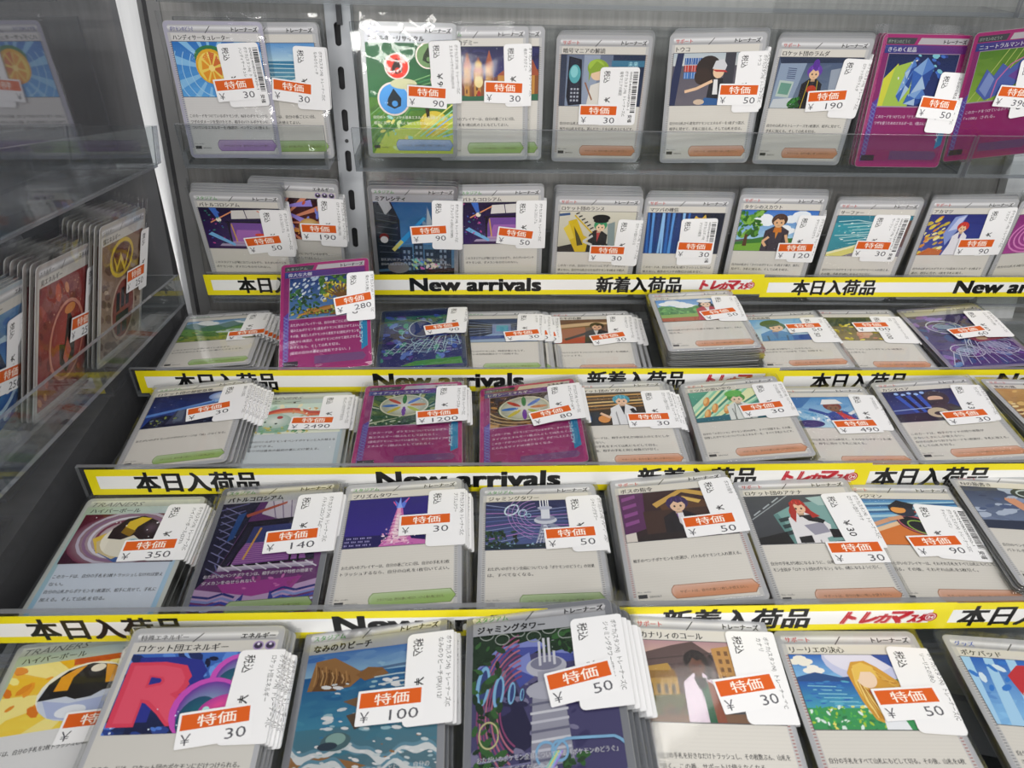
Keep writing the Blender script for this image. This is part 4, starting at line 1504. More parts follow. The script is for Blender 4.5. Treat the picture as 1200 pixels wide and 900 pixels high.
def a_jamfull(a):
    a.kx = 0.74
    a.g('1f3a20', '2a3f2c')
    a.p('4f4a78', (0, 26), (22, 14), (57, 20), (57, 80), (0, 80))
    a.p('28244a', (6, 34), (24, 30), (34, 52), (20, 58))
    a.sp(['3f3a6a', '6a6490', '8a86a8', '2c2850'], 70, 0, 22, 57, 78, 1.5, 5)
    for p_ in (((0, 22), (14, 12), (26, 10), (12, 22)), ((18, 12), (36, 9), (42, 13), (30, 17)), ((20, 20), (32, 15), (34, 26), (26, 30)), ((44, 16), (57, 12), (57, 20), (46, 21))):
        a.p('4f5ab0', *p_)
        a.p('8f9ae0', p_[0], p_[1], p_[2])
    for i in range(9):
        a.ring('c8788f' if i % 2 else '9a4a7a', 30, 40, 15+i*1.5, 15+i*2.4, 0.8, 10, 110, 250)
    for x, y, ry in ((6, 28, 10), (14.5, 31, 8), (21.5, 32, 5.4), (27, 33, 3)):
        a.e('8fc8f0', x, y, ry*0.32, ry, 8)
        a.e('3a4a88', x+0.2, y, ry*0.17, ry*0.8, 8)
    a.p('a8a8b8', (33, 30), (49, 29), (52, 60), (30, 62))
    for i in range(8):
        a.l(['d8d8e4', '74748c', 'e8e8f0'][i % 3], 1.0, (31, 34+i*3.6), (51, 33+i*3.6))
    a.e('d0d0dc', 41, 22, 9.5, 5.4)
    a.e('8c8ca4', 41, 20.6, 7.4, 3.4)
    a.r_('b8b8c8', 36, 24, 10, 7)
    a.e('c4c4d2', 40.5, 32, 9.5, 4.4)
    for x in (37, 39.6, 42.4, 45):
        a.r_('e8e8f0', x, 8.5+abs(41-x)*0.5, 1.4, 11)
    a.sp(['2c4a2a', '3a6a34', '1a341c'], 60, 0, 0, 16, 60, 1.5, 3.6)
    a.sp(['2c4a2a', '3a6a34', '1a341c'], 50, 46, 0, 57, 16, 1.5, 3.6)
    a.sp(['2c4a2a', '3a6a34'], 40, 44, 58, 57, 76, 1.5, 4)
    for i in range(6):
        a.ring('a8b0a8', 8+i*9, 5+(i % 2)*3, 4, 2.4, 0.5)
    a.ring('d8d49a', 9, 48, 5, 5, 0.7)
    for x, y, k in ((38, 57, 5), (45, 56, 4), (50, 60, 9)):
        a.ring('8fc4ec', x, y, k, k*0.9, 1.1)
    for i in range(12):
        t = i*0.52
        a.l('d0d4e0', 0.7, (36, 72), (36+15*math.cos(t), 72+12*math.sin(t)))
    a.ring('d0d4e0', 36, 72, 9, 7, 0.7)
    a.ring('d0d4e0', 36, 72, 14, 11, 0.7)
    for i in range(6):
        a.l('8a86b0', 0.7, (4, 58+i*3), (30, 56+i*3.4))
    for i, c in enumerate(('8fe8d0', 'f0f08a', '9ad8f8', 'b8a0f8')):
        a.p(c, (20+i*1.4, 80), (21.6+i*1.4, 80), (44+i, 56), (43+i, 56))


def a_street(a):
    a.kx = 0.78
    a.g('b08a90', 'd8b8a0', 0, 0, None, 10)
    a.p('5a4644', (0, 6), (18, 2), (30, 0), (44, 8), (44, 30), (0, 30))
    for i in range(7):
        a.l('3f3030', 0.5, (0, 9+i*3), (40, 5+i*3.4))
    a.p('b08a3c', (0, 12), (14, 10), (18, 16), (18, 26), (0, 26))
    a.p('8a6424', (0, 13.6), (17, 13), (18, 16), (0, 17))
    for i in range(4):
        a.r_('4a3a1c', 2+i*4, 19, 2, 4)
    a.p('c09050', (40, 3), (54, -1), (56, 20), (42, 24))
    for i in range(5):
        for j in range(3):
            a.r_('7a5430', 43+j*4, 4+i*3.6, 2, 2)
    a.p('5a5a2c', (0, 24), (20, 23), (20, 31), (0, 32))
    for i in range(10):
        a.l('2c3018', 0.5, (1+i*2, 24), (1.2+i*2, 31))
    a.sp(['4a3428', '3a2a20', '6a5030'], 30, 4, 28, 24, 34, 1, 2)
    a.p('7a5a44', (0, 32), (56, 30), (56, 35), (0, 35))
    a.fig(30, 10, 4.8, '1f1614', '6a4434', 'e0d0dc', '1f3a30')
    a.p('e4d4e0', (25, 17), (30, 18), (30, 34.2), (22, 34.2), (22, 24))
    a.p('1f5a3c', (30.5, 18), (34, 18), (35, 34.2), (31, 34.2))
    a.p('8a4a34', (34, 17), (39, 20), (40, 34.2), (35, 34.2))
    a.p('201a1c', (27, 16), (34, 16), (33, 20), (29, 21))
    a.sp(['1f1614', '2c201c'], 18, 34, 4, 39, 16, 1, 1.6)


def a_lake(a):
    a.kx = 0.85
    a.g('2a68c0', '8ac4ec', 0, 0, None, 12)
    a.cloud('f4f0e4', 5, 3, 3.4)
    a.cloud('f8f4ec', 10, 7.4, 3)
    a.e('c9cdea', 38, 2, 20, 13)
    a.e('e4e2f2', 36, -1, 17, 11)
    a.p('2f4fa0', (42, 0), (56, 0), (56, 8), (50, 6))
    a.p('28508a', (0, 11), (10, 8.6), (22, 11), (32, 10), (32, 14), (0, 14))
    a.g('1f5aae', '4aa8c0', 0, 13, None, 14)
    for i in range(6):
        a.l('8fd0e0', 0.4, (4+i*2, 15+i*1.8), (18+i*2, 15.4+i*1.7))
    a.g('3a9a5a', '2f8a4a', 0, 25)
    a.sp(['3f9a44', '5ab84f', 'a8c83c', '2c7a4a', 'e8e070', 'dff0e8'], 110, 0, 24, 40, 34, 0.5, 1.5)
    for i in range(5):
        a.sp(['2f6fb8', '3f88c4', '5ab0cc'], 6, 0, 13+i*2.4, 27, 15+i*2.4, 0.8, 2.4, 0, 0.25)
    a.p('6a9a5a', (48, 12), (56, 9), (56, 16))
    a.p('d8a038', (27, 16), (26, 9), (30, 3.6), (37, 3), (42, 6), (50, 13), (56, 16), (44, 16), (44, 24), (38, 33), (31, 30), (28, 22))
    a.p('f0cc6a', (28, 14), (29, 7), (33, 4.4), (33, 14), (33, 28), (30, 24))
    a.e('f4d8bc', 34.6, 11.4, 4.6, 5)
    a.p('ecc45a', (28.6, 13), (30, 5.4), (35, 3.8), (40, 6), (41, 12), (38, 8.4), (33, 8.4), (30.6, 12))
    a.p('b83a3a', (33, 17), (38, 17), (38, 20), (34, 20))
    a.p('eef0f4', (36, 22), (42, 20), (46, 35), (34, 35))
    for i in range(7):
        a.l(['c88a2c', 'f6dc8a', 'b87a24'][i % 3], 0.4, (29.5+i*0.5, 13+i*0.6), (29.6+i*0.9, 22), (31.5+i*1.0, 29+i*0.3))
        a.l(['c88a2c', 'f0c860'][i % 2], 0.4, (40+i*0.4, 7+i*0.9), (44+i*1.2, 11+i*1.2), (49+i, 14+i*0.4))


def a_pad(a):
    a.kx = 0.78
    a.g('1f62c0', '8ac4f0')
    for i in range(5):
        a.p('a8d4f4', (i*12, 0), (i*12+5, 0), (i*12+2, 35), (i*12-5, 35))
    a.sp(['dceefa', '2f7ad0'], 16, 0, 2, 56, 34, 1.5, 3.4)
    a.p('c82a34', (20, 9), (28, 3), (56, 1), (56, 8), (32, 10), (30, 20), (22, 19))
    a.p('8fc84a', (30, 10), (56, 7), (56, 24), (32, 22))
    a.e('c8ccd0', 26, 19.5, 3.4)
    a.e('3a3a40', 26, 19.5, 1.8)
    a.p('e4e8ec', (26, 23), (56, 24), (56, 33), (30, 32))


def a_drop(a):
    a.g('5a8ab8', '1a4a90')
    a.sp(['8fb8dc', '2f6ab0', 'c8dcec'], 40, 0, 0, 56, 70, 2, 6, -20)
    a.e('b8d4e8', 30, 34, 22)
    a.rad('4aa0d8', '1f5aa8', 30, 34, 19)
    a.p('10284a', (30, 20), (38, 32), (39, 40), (30, 46), (21, 40), (22, 32))


def a_flame(a):
    a.g('8a2a2c', 'a04038')
    a.sp(['c85a40', '7a2024', 'a83c34', 'd88a5a'], 40, 0, 0, 56, 70, 2, 6, 60)
    a.sp(['f0b88a'], 30, 10, 4, 50, 30, 0.25, 0.5, asp=1)
    a.e('d8907a', 31, 38, 20, 24)
    a.rad('c0402c', '9a2c28', 31, 38, 18, 22)
    a.p('2c1814', (31, 18), (40, 34), (40, 50), (31, 58), (23, 50), (22, 38), (28, 40))
    a.p('c8502c', (31, 36), (36, 46), (31, 54), (27, 48))
    a.e('e08a3c', 33, 20, 6, 3)


def a_block(a):
    a.g('8a6a54', 'a8907c')
    a.sp(['6a4a3a', 'c0a890', '7a5a48'], 50, 0, 0, 56, 70, 2, 6, 30)
    a.ring('e0c03a', 26, 12, 15, 11, 2.4)
    a.rad('7a2c24', '5a1f1c', 26, 12, 13, 9)
    a.p('d8b838', (14, 8), (20, 16), (24, 8), (30, 18), (36, 6), (36, 9), (30, 22), (24, 13), (19, 20))
    a.e('c8b09c', 30, 46, 17, 21)
    a.rad('a04a3a', '8a3a30', 30, 46, 15, 19)
    for x, y, w, h in ((20, 34, 5, 12), (26.5, 32, 5, 13), (33, 33, 5, 12), (20, 48, 18, 5), (22, 55, 5, 7), (29, 55, 7, 7)):
        a.r_('2a2224', x, y, w, h)


def a_under(a):
    a.g('a4a4a6', '98989c', 0, 0, None, 24)
    a.g('1c1c20', '26262a', 0, 24, None, 12)
    a.g('a09eaa', '94929e', 0, 36, None, 5)
    a.p('2f8a54', (0, 41), (57, 40), (57, 45), (0, 46))
    a.g('b4b2c0', 'a8a6b8', 0, 46)
    a.sp(['6a688a', 'd0cedb'], 40, 0, 47, 57, 80, 0.8, 2)

# ------------------------------------------------------------------ the display case
SX = -0.0145                                   # the rails sag a little towards the right


def W(x, y, z):
    return (x*MM, y*MM, (z+ZUP)*MM)


def mesh_obj(name, v, f, mats, parent=None, fm=None, smooth=False):
    me = bpy.data.meshes.new(name)
    me.from_pydata(v, [], f)
    for m in mats:
        me.materials.append(m)
    if fm:
        for p, i in zip(me.polygons, fm):
            p.material_index = i
    return link(name, me, parent)


def boxv(x0, x1, y0, y1, z0, z1):
    v = [W(x, y, z) for z in (z0, z1) for y in (y0, y1) for x in (x0, x1)]
    f = [(0, 2, 3, 1), (4, 5, 7, 6), (0, 1, 5, 4), (2, 6, 7, 3), (0, 4, 6, 2), (1, 3, 7, 5)]
    return v, f


def box(name, x0, x1, y0, y1, z0, z1, mat, parent=None):
    v, f = boxv(x0, x1, y0, y1, z0, z1)
    return mesh_obj(name, v, f, [mat], parent)


def hexa(name, q, mat, parent=None, edge=None, faces_edge=()):
    """q: eight world mm points, bottom 4 then top 4"""
    v = [W(*p) for p in q]
    f = [(3, 2, 1, 0), (4, 5, 6, 7), (0, 1, 5, 4), (1, 2, 6, 5), (2, 3, 7, 6), (3, 0, 4, 7)]
    return mesh_obj(name, v, f, [mat, edge or mat], parent, [1 if i in faces_edge else 0 for i in range(6)])


tag(box('floor', -2500, 2500, -2500, 1500, -ZUP-40, -ZUP, M_FLOOR), kind='structure')
tag(box('wall_back', -228, 620, 584, 592, -330, 420, M_BACK), kind='structure')
# smoked mirror on the left side of the case; its far edge leans a little
tag(hexa('wall_left', [(-249, -60, -420), (-244, -60, -420), (-244, 604, -420), (-249, 604, -420),
                       (-249, -60, 230), (-244, -60, 230), (-244, 534, 230), (-249, 534, 230)], M_MIRROR), kind='structure')
tag(box('trim_1', -292, -242, 582, 600, -330, 420, M_ALU), kind='structure')
tag(box('gap_shade', -242, -236, 590, 600, -330, 420, M_DARK), kind='structure')  # near-black strip, paints the shade of the recess beside the post
tag(box('trim_3', -236, -227, 583, 600, -330, 420, plain('grey_channel', (0.25, 0.25, 0.25, 1), 0.45, 0.5)), kind='structure')
tag(box('trim_4', 412, 447, 574, 583.5, -330, 420, M_ALU), kind='structure')
# sloping steel base under the acrylic steps
tag(hexa('trim_5', [(-228, 90, -300), (620, 90, -312), (620, 583, -205), (-228, 583, -193),
                    (-228, 90, -288), (620, 90, -300), (620, 583, -190), (-228, 583, -178)], M_STEEL), kind='structure')
tag(box('trim_6', -243, 620, 90, 583, -360, -315, plain('dark_base', (0.3, 0.31, 0.32, 1), 0.5, 0.2)), kind='structure')


# slotted upright
def upright():
    t = empty('slotted_upright', Matrix.Translation(W(-100.5, 574, 0)))
    tag(t, 'grey slotted steel upright with a row of oval holes on the back wall', 'shelf upright')
    v, f = [], []
    zt, zb, slope = 130.0, -240.0, 0.0
    x0, x1, y = -9.5, 8.5, -2.0
    cells = []
    z = 27.3
    k = -3
    zs = [27.3+28.7*i for i in (3, 2, 1)]+[27.3, -1.4, -30.1, -58.8, -87.5, -116.2, -145, -174]
    edges = [zt]+[(zs[i]+zs[i+1])/2 for i in range(len(zs)-1)]+[zb]
    n = 16
    for i, zc in enumerate(zs):
        a, b = edges[i], edges[i+1]
        ring, rect = [], []
        for j in range(n):
            an = 2*math.pi*j/n
            c, s = math.cos(an), math.sin(an)
            ring.append((2.3*c-1.5, zc+2.3*s+(5.4 if s >= -1e-9 else -5.4)))
            rx = (x1 if c > 0 else x0)
            m = max(abs(c), abs(s))
            rect.append(((x0+x1)/2+(x1-x0)/2*c/m, (a+b)/2+(a-b)/2*s/m))
        base = len(v)
        for p in ring+rect:
            v.append((p[0]*MM, y*MM, p[1]*MM))
        for j in range(n):
            f.append((base+j, base+(j+1) % n, base+n+(j+1) % n, base+n+j))
    plate = mesh_obj('face_plate', v, f, [M_UPRIGHT], t)
    plate.location = (0, 0, 0)
    so = plate.modifiers.new('thick', 'SOLIDIFY')
    so.thickness = 1.6*MM
    so.offset = 0
    # side flanges, and a near-black sheet painted as the shade inside the holes
    for nm, xa, xb, ya, yb, m in (('side_flange', -9.5, -8.3, -1.6, 9, M_UPRIGHT), ('side_flange', 7.3, 8.5, -1.6, 9, M_UPRIGHT), ('hole_shade', -8.2, 7.2, 6, 8.5, M_DARK)):
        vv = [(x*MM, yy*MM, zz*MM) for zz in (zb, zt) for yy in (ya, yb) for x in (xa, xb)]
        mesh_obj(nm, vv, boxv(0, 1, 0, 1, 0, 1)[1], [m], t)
    # screw hole between the slots
    vv = [(-1.5*MM+1.4*MM*math.cos(i*0.524), -3.0*MM, -44.4*MM+1.4*MM*math.sin(i*0.524)) for i in range(12)]
    vv += [(p[0], -2.2*MM, p[2]) for p in vv]
    mesh_obj('screw', vv, [tuple(range(12))[::-1]]+[(i, (i+1) % 12, 12+(i+1) % 12, 12+i) for i in range(12)], [M_DARK], t)
    # bracket hook of the rail above
    vv = [(x*MM, yy*MM, zz*MM) for zz in (33, 70) for yy in (-9, -3) for x in (-0.4, 2.6)]
    mesh_obj('bracket_hook', vv, boxv(0, 1, 0, 1, 0, 1)[1], [M_DARK], t)


upright()


def tray(label, x0, x1, y, z, a, lip_up, lip_dn, depth, floor_n, back=0.0, sxf=SX, fsx=None, cat='acrylic tray', th=2.5):
    """y,z: outer top edge of the front lip at x=0; a: slope of the tray floor; n is up, u runs back"""
    ua = (math.cos(a), math.sin(a))
    na = (-math.sin(a), math.cos(a))

    def P(x, u, n, sx=None):
        return (x, y+ua[0]*u+na[0]*n, z+ua[1]*u+na[1]*n+(sxf if sx is None else sx)*x)
    t = empty('acrylic_tray', Matrix.Translation(W(*P((x0+x1)/2, 0, floor_n))))
    tag(t, label, cat, 'clear acrylic trays')
    inv = t.matrix_world.inverted()

    def slab_(name, u0, u1, n0, n1, fe, sx=None, xa=x0, xb=x1):
        q = [P(xa, u0, n0, sx), P(xb, u0, n0, sx), P(xb, u1, n0, sx), P(xa, u1, n0, sx), P(xa, u0, n1, sx), P(xb, u0, n1, sx), P(xb, u1, n1, sx), P(xa, u1, n1, sx)]
        o = hexa(name, q, M_ACRYL, t, M_EDGE, fe)
        o.matrix_parent_inverse = inv
    slab_('front_lip', 0, th, -lip_dn, lip_up, (0, 1, 3, 5))
    slab_('tray_floor', th+0.1, depth, floor_n-th, floor_n, (2, 3, 4, 5), fsx)
    if back:
        slab_('back_panel', depth-th, depth, floor_n+0.1, back, (1, 3, 5), fsx)
    if not back:
        return P
    slab_('end_panel', th+0.1, depth-th-0.1, floor_n+0.1, min(lip_up, floor_n+9), (1, 2, 4), fsx, x0, x0+th)
    slab_('end_panel', th+0.1, depth-th-0.1, floor_n+0.1, min(lip_up, floor_n+9), (1, 2, 4), fsx, x1-th, x1)
    return P


R_ = math.radians
# steps for lying cards
tray('clear acrylic tray of the topmost lying row, under the first yellow strip', -236, 560, 452, -181, R_(12), 0, 22, 100, -19.5)
tray('clear acrylic tray holding the lying row with the two wheel cards', -222, 560, 349, -196.5, R_(9.7), 0, 24, 97, -22.5)
tray('clear acrylic tray behind the lowest yellow strip', -226, 560, 253, -213, R_(11.3), 0, 33, 90, -31)
tray('clear acrylic tray nearest the viewer, its front lip below the picture', -226, 560, 158, -236, R_(12.6), 0, 30, 92, -26)
# rails for standing cards
tray('clear acrylic rail behind the highest yellow strip', -212, 560, 545.5, -140.3, R_(14), 0, 25.5, 38, -22.5, 20, SX, -0.022)
tray('clear acrylic rail of the top row, left of the slotted upright', -212, -111, 534.8, -33.5, R_(12.7), 0, 30.5, 44, -28.5, 60, SX, SX)
tray('clear acrylic rail of the top row, right of the slotted upright', -92, 353, 534.8, -34.5, R_(12.7), 0, 30.5, 44, -28.5, 60, SX, SX)
tray('clear acrylic rail of the top row, cut off by the right picture edge', 355, 560, 534.8, -34.5, R_(12.7), 0, 30.5, 44, -28.5, 60, SX, SX)
tray('empty clear acrylic rail along the upper picture edge', -212, 363, 534, 74, R_(10), 0, 33, 46, -30, 0, SX, SX)
tray('empty clear acrylic rail in the upper right picture corner', 365, 560, 534, 74, R_(10), 0, 33, 46, -30, 0, SX, SX)


# side rails along the mirror
def side_tray(label, top, bot, far):
    """top/bot: (y0,z0,y1,z1) of the front lip's upper and lower edge, near to far"""
    X = -214.0
    t = empty('acrylic_tray', Matrix.Translation(W(X, far, bot[3])))
    tag(t, label, 'acrylic tray', 'clear acrylic trays')
    inv = t.matrix_world.inverted()
    (ya, za, yb, zb), (yc, zc, yd, zd) = top, bot
    for nm, q, fe in (
        ('front_lip', [(X-2.5, yc, zc), (X, yc, zc), (X, yd, zd), (X-2.5, yd, zd), (X-2.5, ya, za), (X, ya, za), (X, yb, zb), (X-2.5, yb, zb)], (0, 1, 4)),
        ('tray_floor', [(X-31, yc, zc-2.5), (X-2.6, yc, zc-2.5), (X-2.6, yd, zd-2.5), (X-31, yd, zd-2.5), (X-31, yc, zc), (X-2.6, yc, zc), (X-2.6, yd, zd), (X-31, yd, zd)], (3, 4, 5)),
        ('end_panel', [(X-31, yd-2.6, zd+0.1), (X-2.6, yd-2.6, zd+0.1), (X-2.6, yd-0.1, zd+0.1), (X-31, yd-0.1, zd+0.1), (X-31, yb-2.6, zb), (X-2.6, yb-2.6, zb), (X-2.6, yb-0.1, zb), (X-31, yb-0.1, zb)], (1, 3))):
        o = hexa(nm, q, M_ACRYL, t, M_EDGE, fe)
        o.matrix_parent_inverse = inv


side_tray('clear acrylic side rail on the mirror, holding the three energy stacks', (220, -143, 504, -127.5), (220, -176, 505, -149), 505)
side_tray('empty clear acrylic side rail on the mirror, upper left', (220, -29.5, 512, -29.8), (220, -75, 508, -53), 508)


# ------------------------------------------------------------------ yellow strips on the tray lips
def banner_mesh(w=430.0, h=17.5):
    P = Print(0.02)
    P.poly([(0, -h), (w, -h), (w, 0), (0, 0)], lin('f2e21a'))
    P.poly([(5, -h+4.2), (w-9, -h+4.2), (w-9, -4.4), (5, -4.4)], lin('f6f6f4'))
    k = lin('0c0c0d')
    P.text('本日入荷品', 25, -14.4, 14.6, k, bold=0.030, w=66, res=4)
    P.text('本日入荷品', 25, -14.4, 14.6, k, bold=0.034, w=66, res=4)
    P.text('New arrivals', 156, -14.0, 15.6, k, bold=0.05, w=100, res=4)
    P.text('新着入荷品', 300, -14.4, 14.6, k, bold=0.034, w=66, res=4)
    red = lin('c01f30')
    for dx, dy, c in ((0.5, -0.5, lin('e8b8b8')), (0, 0, red)):
        P.text('トレ', 381+dx, -12.6+dy, 9.4, c, bold=0.06, w=16, shear=0.25, res=3)
        P.text('カ', 396.4+dx, -12.6+dy, 7.2, c, bold=0.06, w=6.4, shear=0.25, res=3)
        P.text('マ', 403+dx, -12.6+dy, 10.4, c, bold=0.06, w=8.8, shear=0.25, res=3)
        P.text('スタ', 411.4+dx, -12.6+dy, 6.6, c, bold=0.06, w=8.0, shear=0.25, res=3)
    for r, c in ((3.0, red), (2.3, lin('f2e8e8')), (1.9, red)):
        P.poly([(421.0+r*math.cos(i*0.35), -9.4+r*math.sin(i*0.35)) for i in range(18)], c)
    P.text('24', 419.7, -10.3, 2.4, lin('f6f0f0'), bold=0.04, w=2.6)
    v = [(0, -h, -0.25), (w, -h, -0.25), (w, 0, -0.25), (0, 0, -0.25), (0, -h, 0), (w, -h, 0), (w, 0, 0), (0, 0, 0)]
    f = [(3, 2, 1, 0), (4, 5, 6, 7), (0, 1, 5, 4), (1, 2, 6, 5), (2, 3, 7, 6), (3, 0, 4, 7)]
    return P.mesh('banner', M_BANNER, None, [(v, f, lin('f2e21a'))])


BM = banner_mesh()


def banner(x, y, z, a, label, du=0.0):
    na = Vector((0, -math.sin(a), math.cos(a)))
    ua = Vector((0, math.cos(a), math.sin(a)))
    ex = Vector((1, 0, SX)).normalized()
    fr = (-ua)
    p = Vector((x, y, z+SX*x))+na*(-1.0)-ua*(0.5+du)
    M = Matrix(((ex.x, na.x, fr.x, p.x*MM), (ex.y, na.y, fr.y, p.y*MM), (ex.z, na.z, fr.z, (p.z+ZUP)*MM), (0, 0, 0, 1)))
    o = link('shelf_banner', BM, None, M)
    tag(o, label, 'shelf label strip', 'yellow new arrivals strips')


banner(-214, 545.5, -140.3, R_(14), 'yellow strip under the upper standing rows, left of the first seam')
banner(216.5, 545.5, -140.3, R_(14), 'yellow strip under the upper standing rows, right of the first seam', 0.0)
banner(-232, 452, -181, R_(10.5), 'yellow strip in front of the topmost lying row, running in from the left')
banner(198.5, 452, -181, R_(10.5), 'yellow strip in front of the topmost lying row, running out at right', 0.0)
banner(-217, 349, -196.5, R_(9.54), 'yellow strip below the wheel cards, starting left of the dark orb card', 0.5)
banner(193, 349, -196.5, R_(9.54), 'yellow strip below the hooded figure card, running out at right', 0.0)
banner(-224, 253, -213, R_(11.3), 'lowest yellow strip, above the big letter R card', 0.5)
banner(188, 253, -213, R_(11.3), 'lowest yellow strip, right part above the red flip device card', 0.0)


# ------------------------------------------------------------------ the cards
ROWA = {'A': 102.70, 'B': 109.65, 'C': 10.50, 'c6': 10.09, 'c2': 42.23, 'D': 9.54, 'E': 11.32, 'F': 12.61}


def frame(row):
    if row == 'G':
        return Matrix(((0, 0, 1), (1, 0, 0), (0, 1, 0)))
    a = R_(ROWA[row])
    return Matrix(((1, 0, 0), (0, math.cos(a), -math.sin(a)), (0, math.sin(a), math.cos(a))))


def rot3(ax, d):
    return Matrix.Rotation(R_(d), 3, ax)


